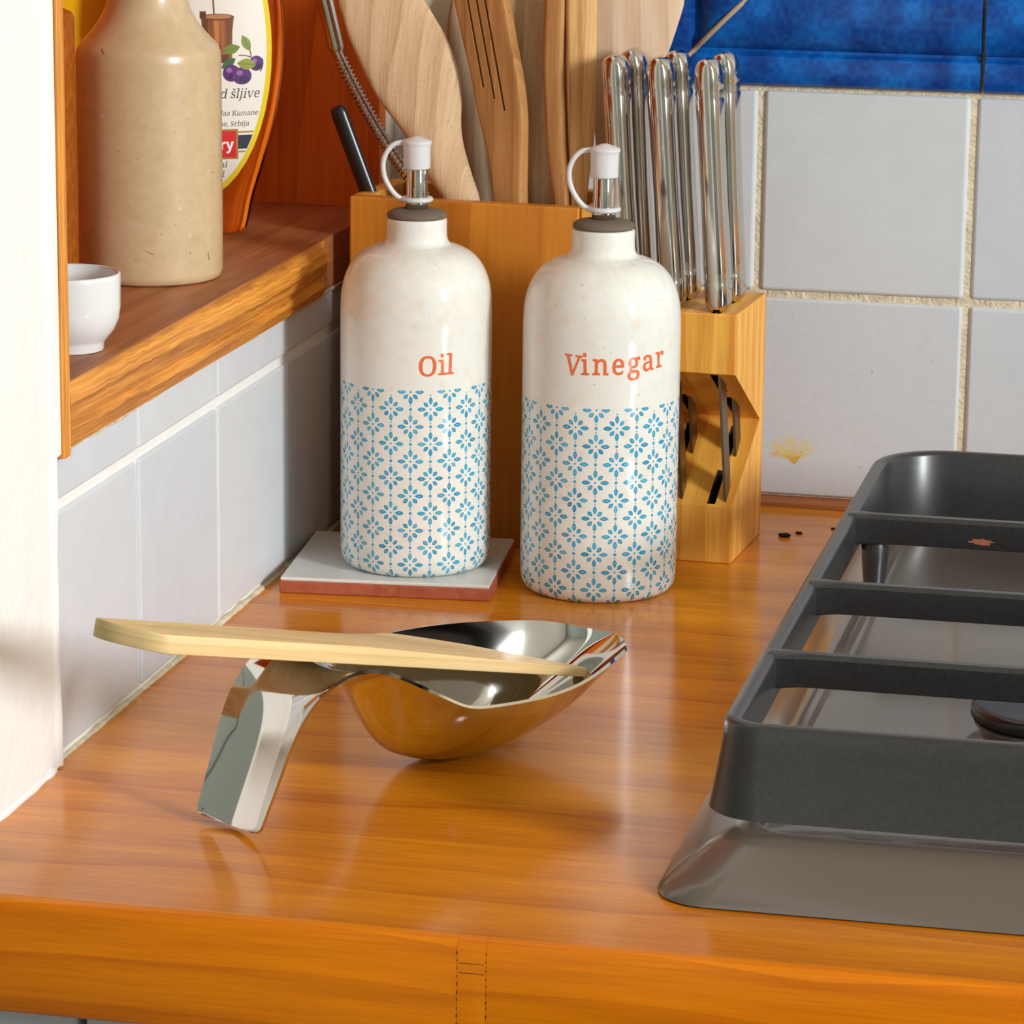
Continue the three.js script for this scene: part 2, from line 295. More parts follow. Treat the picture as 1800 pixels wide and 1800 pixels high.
{ // painted bead and lumpy caulk where the plaster meets the tiles, and a filler ridge along the worktop
  const r = rng(17), bead = [];
  for (let i = 0; i <= 30; i++) { const y = 0.001 + i * 0.02, w = 0.0016 + r() * 0.0014, z = 0.4846 + (r() - 0.5) * 0.002; bead.push([[-0.002, y, z - w], [0.0012 + w * 0.5, y, z - w * 0.6], [0.0026 + w * 0.6, y, z + w * 0.6], [0.002, y, z + 2.2 * w], [-0.002, y, z + 2.2 * w]]); }
  part('caulk_bead', loft(bead, { uvFn: (p) => [p[1], p[2]] }), M.plaster, wallLeft);
  const rid = [];
  for (let i = 0; i <= 22; i++) { const z = 0.49 + i * 0.006, w = 0.0014 + r() * 0.0016; rid.push([[-0.002, -0.001, z], [0.0022 + w, -0.001, z], [0.0022 + w * 0.7, w * 0.6, z], [0.0024, w * 1.4, z], [-0.002, w * 1.4, z]]); }
  part('filler_ridge', loft(rid, { uvFn: (p) => [p[2], p[1]] }), M.plaster, wallLeft);
  part('plaster_skim', box(0.0015, 0.002, 0.502, 0.0038, CY, 0.5555, 0.0011, 'y'), M.plaster, wallLeft);
  const low = [];
  for (let i = 0; i <= 40; i++) { const z = 0.02 + i * 0.0115, w = 0.0002 + r() * 0.0011; low.push([[-0.002, -0.0005, z], [w * 0.8 + 0.0004, -0.0005, z], [w * 0.5 + 0.0002, w, z], [-0.002, w * 1.6, z]]); }
  part('grout_bead', loft(low, { uvFn: (p) => [p[2], p[1]] }), M.grout, wallLeft);
  const top = [];
  for (let i = 0; i <= 40; i++) { const z = 0.02 + i * 0.0115, w = 0.0008 + r() * 0.0012; top.push([[-0.002, SB, z], [-0.002, SB - w * 1.6, z], [w * 0.3 + 0.0002, SB - w, z], [w * 0.8 + 0.0004, SB, z]]); }
  part('grout_bead', loft(top, { uvFn: (p) => [p[2], p[1]] }), M.grout, wallLeft);
}
{
  const zs = [0.4828, 0.3844, 0.2825, 0.1806, 0.0787, 0.0005], ys = [[0.0015, 0.0938], [0.0962, SB - 0.0002]];
  for (let i = 0; i < 5; i++) for (const [y0, y1] of ys) {
    const g = 0.0015;
    part('tile', box(-0.007, y0 + g * 0.7, zs[i + 1] + g, (rt() - 0.5) * 0.0005, y1 - g * 0.6, zs[i] - g, 0.0013, 'z', [rt(), rt()]), M.tile[(i + (y0 > 0.05 ? 1 : 0)) % 3], wallLeft);
  }
}
struct('trim_2', box(NB, ST, NZ0 - 0.012, -0.0005, NT, NZ0, 0, 'y'), M.niche);             // lining boards of the recess
struct('trim_3', box(NB - 0.012, SB, NZ0 - 0.012, NB, NT, NZ1, 0, 'y'), M.niche);
struct('trim_4', box(NB, ST - 0.026, NZ1 + 0.0005, 0.0035, NT, NZ1 + 0.0075, 0.0008, 'y'), M.nosing);
struct('trim_5', box(NB, NT, NZ0 - 0.012, 0, NT + 0.012, NZ1 + 0.008, 0, 'z'), M.niche);
{
  const s = new THREE.Group(); s.name = 'window_sill'; s.userData.kind = 'structure'; scene.add(s);
  part('sill_board', box(NB, SB, NZ0, 0.0005, ST, NZ1 - 0.002, 0.0008, 'z'), M.sill, s);
  const pr = [[0.0005, 0.0002], [0.0005, 0.0238], [0.0020, 0.0238], [0.0040, 0.0230], [0.0052, 0.0213], [0.0057, 0.0190], [0.0058, 0.0155], [0.0054, 0.0122], [0.0044, 0.0098], [0.0026, 0.0086], [0.0026, 0.0076], [0.0040, 0.0070], [0.0044, 0.0052], [0.0042, 0.0022], [0.0034, 0.0002]];
  const rings = []; const r = rng(23);
  for (let i = 0; i <= 60; i++) { const z = lerp(0.122, NZ1 - 0.002, i / 60), wob = (r() - 0.5) * 0.0006, e = smooth(0, 3, i + 0.6); const pe = e * lerp(1, 0.45, smooth(0.2, 1, i / 60)); rings.push(pr.map(([x, y], k) => [0.0005 + (x - 0.0005) * pe + (k > 2 && k < 14 ? wob : 0), SB + y + (k > 2 && k < 9 ? wob * 0.6 : 0), z])); }
  part('sill_nosing', loft(rings.map((q) => q.slice().reverse()), { crease: 0.7, uvFn: (p, i, j) => [p[2], p[1] * 1.0 + p[0] * 0.6] }), M.nosing, s);
}

// ---------------------------------------------------------------- worktop and the cabinet under it
{
  const w = thing('worktop', 'varnished honey-coloured wooden worktop with a thick front edge', 'worktop');
  const zs = [0.0005, 0.062, 0.15, 0.232, 0.318, 0.395, 0.49, 0.56, 0.6185], r = rng(3);
  for (let i = 0; i < 8; i++) {
    let x = 0.0008; const cuts = [0.25 + r() * 0.5, 0.7 + r() * 0.3].filter((c) => c < 1.1);
    for (const c of [...cuts, 1.6]) { part('stave', box(x, -0.039, zs[i], c, 0, zs[i + 1], 0, 'x', [r() * 3, r() * 3]), M.worktop[Math.floor(r() * 3)], w); x = c; }
  }
  const a = 0.003, prof = [[0.6185, -0.039], [0.6235, -0.039], [0.625, -0.0375]];
  for (let k = 0; k <= 6; k++) { const t = k / 6 * Math.PI / 2; prof.push([0.625 - a + a * Math.cos(t), -a + a * Math.sin(t)]); }
  prof.push([0.6185, 0]);
  for (const [x0, x1, o] of [[0.0008, 0.1855, 0], [0.1856, 0.195, 1.7], [0.1951, 1.6, 3.1]])
    part('edge_strip', loft([x0, lerp(x0, x1, 0.5), x1].map((x) => prof.map(([z, y]) => [x, y, z]).reverse()), { crease: 0.8, uvFn: (p) => [p[0] + o, p[1] + (0.625 - p[2]) + o] }), M.lipping, w);
  const dots = []; const rr = rng(29);
  for (const [x, n] of [[0.18555, 14], [0.19505, 12]]) for (let k = 0; k < n; k++) { const y = -0.0035 - k * 0.0026 - rr() * 0.0008, h = rr() < 0.2 ? 0.0007 : 0.0003; dots.push(box(x - 0.00025, y - h, 0.6245, x + 0.00025, y + h * 0.4, 0.62505)); }
  for (const y of [-0.0072, -0.0105]) dots.push(box(0.1862, y - 0.00012, 0.6245, 0.1944, y + 0.00012, 0.62504));
  part('joint_gaps', dots, M.jointBrown, w, 'dark specks along the glue joints');
}
{
  const c = thing('base_cabinet', 'pale blue-grey painted cupboard front under the worktop', 'cabinet', [0.006, FY, 0.03]);
  part('carcass', [box(0, 0.1, 0, 1.55, 0.8605, 0.545)], M.carcass, c);
  part('plinth', box(0, 0, 0.05, 1.55, 0.099, 0.5), M.carcass, c);
  for (const [x0, x1] of [[0, 0.0415], [0.0445, 0.54], [0.543, 1.04], [1.043, 1.55]]) {
    const d = part('door', box(x0, 0.11, 0.5455, x1, 0.858, 0.566, 0.002), M.cabinet, c);
    if (x1 > 0.1) part('handle', tube([[x1 - 0.05, 0.72, 0.564], [x1 - 0.05, 0.72, 0.59], [x1 - 0.05, 0.62, 0.59], [x1 - 0.05, 0.62, 0.564]], 0.004, 30, 8), M.knifeSteel, d);
  }
}

// ---------------------------------------------------------------- gas hob and its pan support
{
  const X0 = 0.238, X1 = 0.81, Z0 = 0.066, Z1 = 0.5765;
  const h = thing('gas_hob', 'dark brushed metal gas hob set on the worktop beside the bottles', 'hob');
  const ring = (i, y, r) => roundRect(X0 + i, X1 - i, Z0 + i, Z1 - i, r, y, 10);
  part('hob_plate', loft([ring(0.004, 0.0002, 0.016), ring(0, 0.0006, 0.018), ring(0.0006, 0.0022, 0.018), ring(0.005, 0.0065, 0.018), ring(0.014, 0.0135, 0.016), ring(0.0215, 0.0178, 0.015), ring(0.0245, 0.0187, 0.014), ring(0.028, 0.0188, 0.014), ring(0.0296, 0.0182, 0.013), ring(0.031, 0.0158, 0.012), ring(0.033, 0.0148, 0.012), ring(0.05, 0.0146, 0.01), ring(0.09, 0.0146, 0.01)], { crease: 0.5, uvFn: (p) => [p[0], p[2]] }), M.hob, h);
  for (const [x, z, s] of [[0.357, 0.423, 1.15], [0.372, 0.178, 1.25], [0.66, 0.432, 1.25], [0.66, 0.178, 1]]) {
    const b = new THREE.Group(); b.name = 'burner' + (h.children.filter((c) => c.name.startsWith('burner')).length ? '_00' + h.children.filter((c) => c.name.startsWith('burner')).length : ''); b.position.set(x, 0.0146, z); b.scale.setScalar(s); h.add(b);
    part('burner_base', lathe([[0, 0], [0.0278, 0], [0.0282, 0.0015], [0.0265, 0.003], [0.0235, 0.0035], [0.0235, 0.008], [0.025, 0.0095], [0.0255, 0.011], [0.0, 0.011]], 48), M.hob, b);
    part('burner_cap', lathe([[0, 0.0108], [0.0235, 0.0108], [0.0262, 0.0122], [0.0262, 0.0148], [0.0245, 0.0166], [0.012, 0.0176], [0, 0.0178]], 48), M.black, b);
  }
}
{
  const g = thing('pan_support', 'black enamelled pan support frame with crossbars standing on the hob', 'pan support');
  // frame: an upright wall swept round a rounded rectangle; deep at front and back, shallow along the sides
  const X0 = 0.2545, X1 = 0.53, Z0 = 0.1, Z1 = 0.545, top = 0.0535, th = 0.0062;
  const wall = (x0, x1, z0, z1, r, k) => roundRect(x0, x1, z0, z1, r, 0, k).slice();
  const k = 10, base = [];
  const corner = (cx, cz, a0, r) => { for (let i = 0; i <= k; i++) { const a = a0 + i / k * Math.PI / 2; base.push({ p: [cx + r * Math.cos(a), cz + r * Math.sin(a)], n: [Math.cos(a), Math.sin(a)] }); } };
  const line = (ax, az, bx, bz, n, m) => { for (let i = 1; i < m; i++) base.push({ p: [lerp(ax, bx, i / m), lerp(az, bz, i / m)], n }); };
  corner(X1 - 0.014, Z1 - 0.014, 0, 0.014); line(X1 - 0.014, Z1, X0 + 0.014, Z1, [0, 1], 8);
  corner(X0 + 0.014, Z1 - 0.014, Math.PI / 2, 0.014); line(X0, Z1 - 0.014, X0, Z0 + 0.034, [-1, 0], 40);
  corner(X0 + 0.034, Z0 + 0.034, Math.PI, 0.034); line(X0 + 0.034, Z0, X1 - 0.034, Z0, [0, -1], 8);
  corner(X1 - 0.034, Z0 + 0.034, Math.PI * 1.5, 0.034); line(X1, Z0 + 0.034, X1, Z1 - 0.014, [1, 0], 40);
  const rings = base.map(({ p: [x, z], n }) => {
    const deep = Math.max(smooth(Z1 - 0.028, Z1 - 0.012, z), 1 - smooth(Z0 + 0.03, Z0 + 0.06, z)), b = lerp(0.0375, z > 0.3 ? 0.0222 : 0.0192, deep), e = 0.0016;
    const q = (d, y) => [x - n[0] * d, y, z - n[1] * d];
    const fl = 0.0045 * smooth(Z1 - 0.03, Z1 - 0.012, z); return [q(-fl, b), q(-fl * 0.9, b + 0.002), q(-fl * 0.5, b + 0.012), q(-fl * 0.1, top - 0.008), q(0, top - e), q(e * 0.4, top - e * 0.4), q(e, top), q(th - e, top), q(th - e * 0.4, top - e * 0.4), q(th, top - e), q(th - fl, b)];
  });
  rings.push(rings[0]);
  part('frame', loft(rings, { cap0: false, cap1: false, crease: 0.9, uvFn: (p) => [p[0] + p[2], p[1]] }), M.grate, g);
  const bars = [[0.452, 0.0538], [0.350, 0.0540], [0.234, 0.0540]].map(([z, y]) => {
    const n = 24, rr = [];
    for (let i = 0; i <= n; i++) {
      const x = lerp(X0 + 0.003, X1 - 0.003, i / n), f = 1 + 0.9 * (1 - smooth(0, 0.012, x - X0 - 0.004)) + 0.9 * (1 - smooth(0, 0.012, X1 - 0.004 - x)), w = 0.0031 * f, hgt = 0.0118 * (0.95 + 0.08 * f);
      rr.push([[x, y - hgt, z + w * 0.8], [x, y - hgt + 0.001, z + w], [x, y - 0.0016, z + w], [x, y, z + w * 0.55], [x, y, z - w * 0.55], [x, y - 0.0016, z - w], [x, y - hgt + 0.001, z - w], [x, y - hgt, z - w * 0.8]]);
    }
    return part('crossbar', loft(rr, { crease: 0.7, uvFn: (p) => [p[0], p[1] + p[2]] }), M.grate, g);
  });
  part('chipped_patch', (() => { const s = new THREE.Shape(), r = rng(43), n = 22; for (let i = 0; i <= n; i++) { const a = i / n * 6.283, q = 0.6 + 0.4 * r(); const X = Math.cos(a) * 0.0058 * q, Y = Math.sin(a) * 0.0017 * q; i ? s.lineTo(X, Y) : s.moveTo(X, Y); } return new THREE.ExtrudeGeometry(s, { depth: 0.00025, bevelEnabled: false }).translate(0.3125, 0.0455, 0.23705); })(), M.rust, bars[2], 'bare rusty chip in the enamel');
  for (const [x, z] of [[0.268, 0.229], [0.516, 0.229]]) part('foot', lathe([[0, 0.0148], [0.0042, 0.0148], [0.0046, 0.0165], [0.0046, 0.024], [0.0055, 0.034], [0.006, 0.046], [0, 0.046]], 20).translate(x, 0, z), M.grate, g);
}

// ---------------------------------------------------------------- oil and vinegar bottles
const R = 0.0342, BH = 0.16;
function printTex(word, seed, opts) {
  return canvas(2048, 1512, (c, W, H) => {
    const r = rng(seed), pxm = W / (2 * Math.PI * R), Y = (h) => H - h * (H / BH), sy = H / BH / pxm;   // x and y scale are nearly equal
    c.fillStyle = 'rgb(234,234,226)'; c.fillRect(0, 0, W, H);
    for (let i = 0; i < 2600; i++) { c.fillStyle = r() < 0.5 ? 'rgba(228,214,192,0.14)' : 'rgba(248,242,230,0.16)'; c.beginPath(); c.arc(r() * W, r() * H, 6 + r() * 20, 0, 6.3); c.fill(); }
    for (let i = 0; i < 60; i++) { c.fillStyle = `rgba(${150 + r() * 40},${100 + r() * 30},60,${0.25 + r() * 0.5})`; c.beginPath(); c.arc(r() * W, r() * H * 0.55, 1 + r() * 2.6, 0, 6.3); c.fill(); }
    const top = 0.0862, cols = 24, dx = W / cols, dv = 0.0158 / BH * H;
    const petal = (cx, cy, a, len, wid, r0) => {
      c.save(); c.translate(cx, cy); c.rotate(a); c.globalAlpha = 0.72 + r() * 0.28;
      const x0 = r0, x1 = r0 + len;
      const leaf = (k) => { c.beginPath(); c.moveTo(x0 + len * 0.5 * (1 - k), 0); c.quadraticCurveTo(x0 + len * 0.55, -wid * k, x0 + len * (0.5 + 0.5 * k), 0); c.quadraticCurveTo(x0 + len * 0.55, wid * k, x0 + len * 0.5 * (1 - k), 0); c.fill(); };
      c.fillStyle = ['rgb(24,140,186)', 'rgb(36,152,196)', 'rgb(18,126,176)'][Math.floor(r() * 3)]; leaf(1);
      c.fillStyle = ['rgba(128,200,224,0.75)', 'rgba(96,182,214,0.7)'][Math.floor(r() * 2)]; leaf(0.52);
      c.restore();
    };
    c.save(); c.beginPath(); c.rect(0, Y(top) - 2, W, H); c.clip();
    for (let i = 0; i < cols; i++) for (let j = 0; j < 7; j++) {
      const cx = (i + 0.5) * dx + opts.shift, cy = Y(top) + (j + (i % 2 ? 0.5 : 0)) * dv + 4;
      for (const wx of [cx, cx - W, cx + W]) {
        if (wx < -90 || wx > W + 90) continue;
        for (let k = 0; k < 4; k++) petal(wx, cy, k * Math.PI / 2, k % 2 ? 34 : 38, k % 2 ? 17 : 18, 19);
        for (let k = 0; k < 4; k++) petal(wx, cy, Math.PI / 4 + k * Math.PI / 2, 27, 17, 15);
        c.globalAlpha = 0.9; c.fillStyle = 'rgb(44,150,196)';
        c.beginPath(); c.arc(wx, cy, 4.4, 0, 6.3); c.fill();
        c.beginPath(); c.ellipse(wx, cy + dv / 2, 6.4, 7, 0, 0, 6.3); c.fill();
        for (const s of [-1, 1]) { c.beginPath(); c.ellipse(wx, cy + s * (dv / 2 - 16), 2.8, 3.4, 0, 0, 6.3); c.fill(); }
      }
    }
    c.restore();
    // stamped orange lettering, letter by letter and a little uneven
    c.font = `${opts.size}px serif`; c.textBaseline = 'alphabetic'; c.textAlign = 'center';
    for (const [ch, ang, h, rot] of opts.letters) {
      c.save(); c.translate(W / 2 + ang * Math.PI / 180 * R * pxm, Y(h)); c.rotate(rot); c.scale(opts.wide ?? 1, 1 * sy);
      c.globalAlpha = 1; c.strokeStyle = 'rgb(226,92,40)'; c.lineWidth = 3.5; c.fillStyle = 'rgb(232,112,62)'; c.strokeText(ch, 0, 0); c.fillText(ch, 0, 0);
      c.fillStyle = 'rgba(246,180,140,0.55)'; c.globalAlpha = 0.6;
      c.lineWidth = 1.5; c.strokeStyle = 'rgba(214,72,24,0.8)'; c.strokeText(ch, 0, 0);
      c.restore();
    }
  });
}
const bodyProfile = [[0, 0.0006], [0.028, 0], [0.0305, 0.0003], [0.0328, 0.0022], [0.0340, 0.0058], [R, 0.012], [R, 0.03], [R, 0.06], [R, 0.09], [0.0342, 0.112], [0.0341, 0.1195], [0.0337, 0.1255], [0.0324, 0.1315], [0.0299, 0.1372], [0.0264, 0.1416], [0.0225, 0.1443], [0.0184, 0.1460], [0.0158, 0.1468], [0.0145, 0.1480], [0.0138, 0.1498], [0.0136, 0.153], [0.0136, 0.1572], [0.0131, 0.1584], [0.012, 0.1588], [0.0, 0.1588]];
const smoothProfile = new THREE.SplineCurve(bodyProfile.slice(1, -1).map(([r, y]) => new THREE.Vector2(r, y))).getPoints(110).map((p) => [p.x, p.y]);
const bottleGeo = lathe([[0, 0.0006], ...smoothProfile, [0, 0.1588]], 128, BH);
const glaze = (t) => P({ map: t, roughness: 0.55, specularIntensity: 0.5, clearcoat: 0.9, clearcoatRoughness: 0.07 });
const oilMat = glaze(printTex('Oil', 201, { shift: 20, size: 116, wide: 1.0, letters: [['O', -6.5, 0.0930, 0.02], ['i', 4.8, 0.0934, 0], ['l', 11, 0.0934, 0.04]] }));
const vinegarMat = glaze(printTex('Vinegar', 203, { shift: 52, size: 116, wide: 0.92, letters: [['V', -31.5, 0.1005, 0.06], ['i', -22, 0.1010, -0.03], ['n', -11, 0.1012, 0.0], ['e', 1.5, 0.1013, 0.03], ['g', 13.5, 0.1016, -0.02], ['a', 25.5, 0.1022, -0.07], ['r', 36.5, 0.1030, -0.06]] }));
function makeBottle(label) {
  const b = thing('dispenser_bottle', label, 'bottle', [0, 0, 0], 0, 'patterned stoneware pouring bottles');
  part('body', bottleGeo, oilMat, b);
  part('stopper', lathe([[0, 0.1586], [0.0128, 0.1586], [0.0134, 0.1594], [0.0132, 0.1606], [0.0115, 0.1618], [0.0075, 0.1626], [0.0, 0.1628]], 48), M.stopper, b);
  part('spout', lathe([[0, 0.162], [0.0052, 0.162], [0.0050, 0.166], [0.0047, 0.170], [0.0047, 0.1835], [0.0, 0.1835]], 40), M.steel, b, 'steel pouring tube');
  const cap = part('cap', lathe([[0, 0.1805], [0.0057, 0.1805], [0.0060, 0.1810], [0.0061, 0.1905], [0.0064, 0.1914], [0.0068, 0.1922], [0.0066, 0.1930], [0.0042, 0.1939], [0.0014, 0.1949], [0, 0.1951]], 40), M.plastic, b);
  const phi = 180 - 101, d = (q, y) => { const a = phi * Math.PI / 180; return [q * Math.sin(a) * -1 * -1, y, q * Math.cos(a)]; };
  const ringG = new THREE.TorusGeometry(0.0060, 0.0014, 10, 40).rotateX(Math.PI / 2).scale(1, 0.85, 1).translate(0, 0.1668, 0);
  part('cap_ring', ringG, M.plastic, b);
  part('strap', tube([d(0.0062, 0.1664), d(0.0092, 0.1685), d(0.0122, 0.1722), d(0.0146, 0.1775), d(0.0150, 0.1835), d(0.0134, 0.1880), d(0.0102, 0.1914), d(0.0064, 0.1922), d(0.004, 0.1924)], 0.00115, 48, 8), M.plastic, cap, 'white strap looping from the cap to its ring');
  return b;
}
const D = Math.PI / 180;
const oil = makeBottle('cream blue-flowered stoneware bottle stamped Oil in orange, standing on a white tile');
oil.scale.setScalar(0.967); oil.position.set(0.0592, 0.0072, 0.182); oil.rotation.set(0, (14.2 + 15 - 180) * D, 0);
const vinegar = oil.clone(); vinegar.name = numbered('dispenser_bottle'); scene.add(vinegar);
tag(vinegar, 'cream stoneware bottle stamped Vinegar in orange, standing directly on the wooden worktop', 'bottle', 'patterned stoneware pouring bottles');
vinegar.scale.setScalar(1); vinegar.position.set(0.1405, 0, 0.1765); vinegar.rotation.set(0, (11.1 + 10.5 - 180) * D, 0);
vinegar.getObjectByName('body').material = vinegarMat;

{ // the tile under the oil bottle
  const t = thing('coaster_tile', 'white glazed tile with a bare terracotta edge lying under the Oil bottle', 'tile', [0.0508, 0, 0.1768], 5.5 * D);
  part('clay_body', box(-0.0462, 0, -0.0435, 0.0462, 0.0056, 0.0435, 0.0008, 'x'), M.terracotta, t);
  part('glaze', box(-0.0458, 0.0054, -0.0431, 0.0458, 0.0071, 0.0431, 0.0007, 'x'), M.coasterTop, t);
}

// ---------------------------------------------------------------- knife block with utensil box
const BT = -3.6 * D, BO = V3(0.0098, 0, 0.1125);                    // the block's own frame: x along its front, z towards the camera
const inBlock = (x, y, z) => V3(x, y, z).applyAxisAngle(V3(0, 1, 0), BT).add(BO);
const KX = [0.1295, 0.1505, 0.1715], KZ = [-0.009, -0.036];
{
  const b = thing('knife_block', 'light wooden block with an open utensil box and a notched knife rack', 'knife block', BO.toArray(), BT);
  const H = 0.158, W = 0.1085, T = 0.0095, DP = 0.062;
  part('front_panel', box(0, 0, -0.008, W, H, 0, 0.0012, 'y'), M.panel, b);
  part('side_panel', box(0, 0, -DP, 0.0085, H, -0.0082, 0.001, 'y', [0.3, 0.2]), M.block, b);
  part('side_panel', box(W + 0.0002, 0, -DP, W + T, H, -0.0003, 0.0012, 'y', [0.7, 0.1]), M.block, b);
  part('back_panel', box(0.0087, 0, -DP, W, H, -DP + 0.008, 0.001, 'y', [0.1, 0.4]), M.block, b);
  part('box_floor', box(0.0087, 0, -DP + 0.0082, W, 0.008, -0.0082, 0), M.block, b);
  const ev = new Evaluator(); ev.useGroups = true; ev.attributes = ['position', 'normal', 'uv'];
  const x0 = W + T + 0.0003, x1 = 0.1815, top = 0.114;
  const solid = new Brush(box(x0, 0, -DP, x1, top, 0, 0.0008, 'y', [0.5, 0.7]), M.block);
  const s = new THREE.Shape([new THREE.Vector2(0.01, 0.0945), new THREE.Vector2(0, 0.0870), new THREE.Vector2(-0.054, 0.0565), new THREE.Vector2(0, 0.0262), new THREE.Vector2(0.01, 0.0205)]);
  const notch = new THREE.ExtrudeGeometry(s, { depth: 0.09, bevelEnabled: false }).rotateY(-Math.PI / 2).translate(0.2, 0, 0);
  let res = ev.evaluate(solid, new Brush((() => { const q = uvm(notch, 'y'); q.clearGroups(); return q; })(), M.block), SUBTRACTION);
  for (const kx of KX) for (const kz of KZ) res = ev.evaluate(res, new Brush(box(kx - 0.0019, 0.012, kz - 0.0125, kx + 0.0019, 0.13, kz + 0.0075), M.darkSlot), SUBTRACTION);
  part('knife_rack', uvm(res.geometry.clone(), 'y', [0.35, 0.13]), res.material, b, 'rack cut with a wide V notch and blade slots');
}
// six steel-handled knives, blades down in their slots
function makeKnife() {
  const k = thing('table_knife', '', 'knife', [0, 0, 0], 0, 'steel-handled knives in the block');
  const L = 0.1155, n = 20, prof = [[0, 0.62], [0.0015, 0.84], [0.004, 0.95], [0.010, 0.98], [0.0125, 1.0], [0.0135, 0.95], [0.0150, 1.0], [0.0165, 0.96], [0.018, 1.0], [0.05, 0.93], [0.085, 0.97], [0.0965, 1.03], [0.098, 0.97], [0.0995, 1.03], [0.101, 0.97], [0.1025, 1.03], [0.108, 1.02], [0.1115, 0.92], [0.1138, 0.72], [0.115, 0.42], [L, 0.05]];
  const rings = prof.map(([y, f]) => { const r = []; for (let i = 0; i < 40; i++) { const a = i / 40 * 2 * Math.PI, c = Math.cos(a), s = Math.sin(a), e = 2 / 3.1; const rib = 1 - 0.05 * Math.pow(Math.abs(Math.sin(a * 2)), 6) ; r.push([Math.sign(c) * Math.pow(Math.abs(c), e) * 0.0059 * f * rib, y, Math.sign(s) * Math.pow(Math.abs(s), e) * 0.0075 * (0.5 + 0.5 * f) * rib]); } return r.reverse(); });
  part('handle', loft(rings, { crease: 0.9 }), M.knifeSteel, k);
  const sh = new THREE.Shape(); sh.moveTo(-0.0035, 0.004); sh.lineTo(-0.0045, -0.075); sh.quadraticCurveTo(-0.003, -0.092, 0.004, -0.0945); sh.lineTo(0.0058, -0.09); sh.lineTo(0.0058, 0.004); sh.lineTo(-0.0035, 0.004);
  part('blade', new THREE.ExtrudeGeometry(sh, { depth: 0.0012, bevelEnabled: false }).translate(0, 0, -0.0006).rotateY(-Math.PI / 2), M.blade, k);
  return k;
}
{
  const labels = [['front row steel knife nearest the Vinegar bottle, partly behind its cap', 'middle steel knife of the front row, behind the Vinegar shoulder', 'front row steel knife at the outer corner of the block, standing fully clear'],
    ['back row steel knife nearest the wooden utensils', 'middle steel knife of the back row, against the white tiles', 'back row steel knife at the outer corner of the block']];
  const proto = makeKnife();
  [0, 1].forEach((row) => [0, 1, 2].forEach((i) => {
    const k = row || i ? proto.clone() : proto;
    if (k !== proto) { k.name = numbered('table_knife'); scene.add(k); }
    k.userData.label = labels[row][i];
    k.scale.set(1, 0.97, 1); k.position.copy(inBlock(KX[i], row ? 0.1145 : 0.1145, KZ[row])); k.rotation.set(0, BT, 0.074 + [0.0, 0.006, -0.004][i] - row * 0.012, 'YXZ');
  }));
}

// ---------------------------------------------------------------- utensils standing in the box
// slices: [x, y, half width, half thickness, dz]; the skin is turned to face the room
function slab(slices, z, { pow = 2.2, yaw = 13, seg = 28, n = 60, round = true } = {}) {
  const ys = slices.map((s) => s[1]), y0 = Math.min(...ys), y1 = Math.max(...ys), col = (k) => slices.map((s) => [s[1], s[k]]).sort((a, b) => a[0] - b[0]);
  const cx = col(0), w = col(2), t = col(3), dz = slices.map((s) => [s[1], s[4] ?? 0]).sort((a, b) => a[0] - b[0]), ca = Math.cos(yaw * D), sa = Math.sin(yaw * D), rings = [];
  for (let i = 0; i <= n; i++) {
    const y = lerp(y0, y1, i / n), e = round ? Math.sqrt(1 - Math.pow(1 - clamp((i + 0.25) / n / 0.05), 2)) * Math.sqrt(1 - Math.pow(1 - clamp((n - i + 0.25) / n / 0.12), 2)) : 1;
    const ring = [];
    for (let j = 0; j < seg; j++) { const a = j / seg * 2 * Math.PI, c = Math.cos(a), s = Math.sin(a), X = Math.sign(c) * Math.pow(Math.abs(c), 2 / pow) * interp(w, y) * e, Z = Math.sign(s) * Math.pow(Math.abs(s), 2 / pow) * interp(t, y) * Math.max(e, 0.3); ring.push([interp(cx, y) + X * ca + Z * sa, y, z + interp(dz, y) - X * sa + Z * ca]); }
    rings.push(ring.reverse());
  }
  return loft(rings, { uvFn: (p) => [p[1], p[0] + p[2] * 0.5], crease: pow > 3 ? 0.9 : 0 });
}
single('wooden_spoon', slab([[0.0705, 0.012, 0.0075, 0.0055], [0.0640, 0.1, 0.0082, 0.006], [0.059, 0.1556, 0.0088, 0.006], [0.0532, 0.1674, 0.0105, 0.006], [0.048, 0.1801, 0.0118, 0.0055], [0.0436, 0.1902, 0.0146, 0.005], [0.039, 0.2025, 0.0194, 0.0045], [0.0346, 0.2154, 0.0219, 0.0045], [0.0291, 0.2283, 0.0223, 0.004], [0.0247, 0.2376, 0.0211, 0.004], [0.0208, 0.2459, 0.0198, 0.004], [0.015, 0.262, 0.015, 0.0035], [0.011, 0.272, 0.009, 0.003]], 0.0985), M.beech, 'big pale wooden spoon leaning left, broad flecked bowl uppermost', 'spoon');
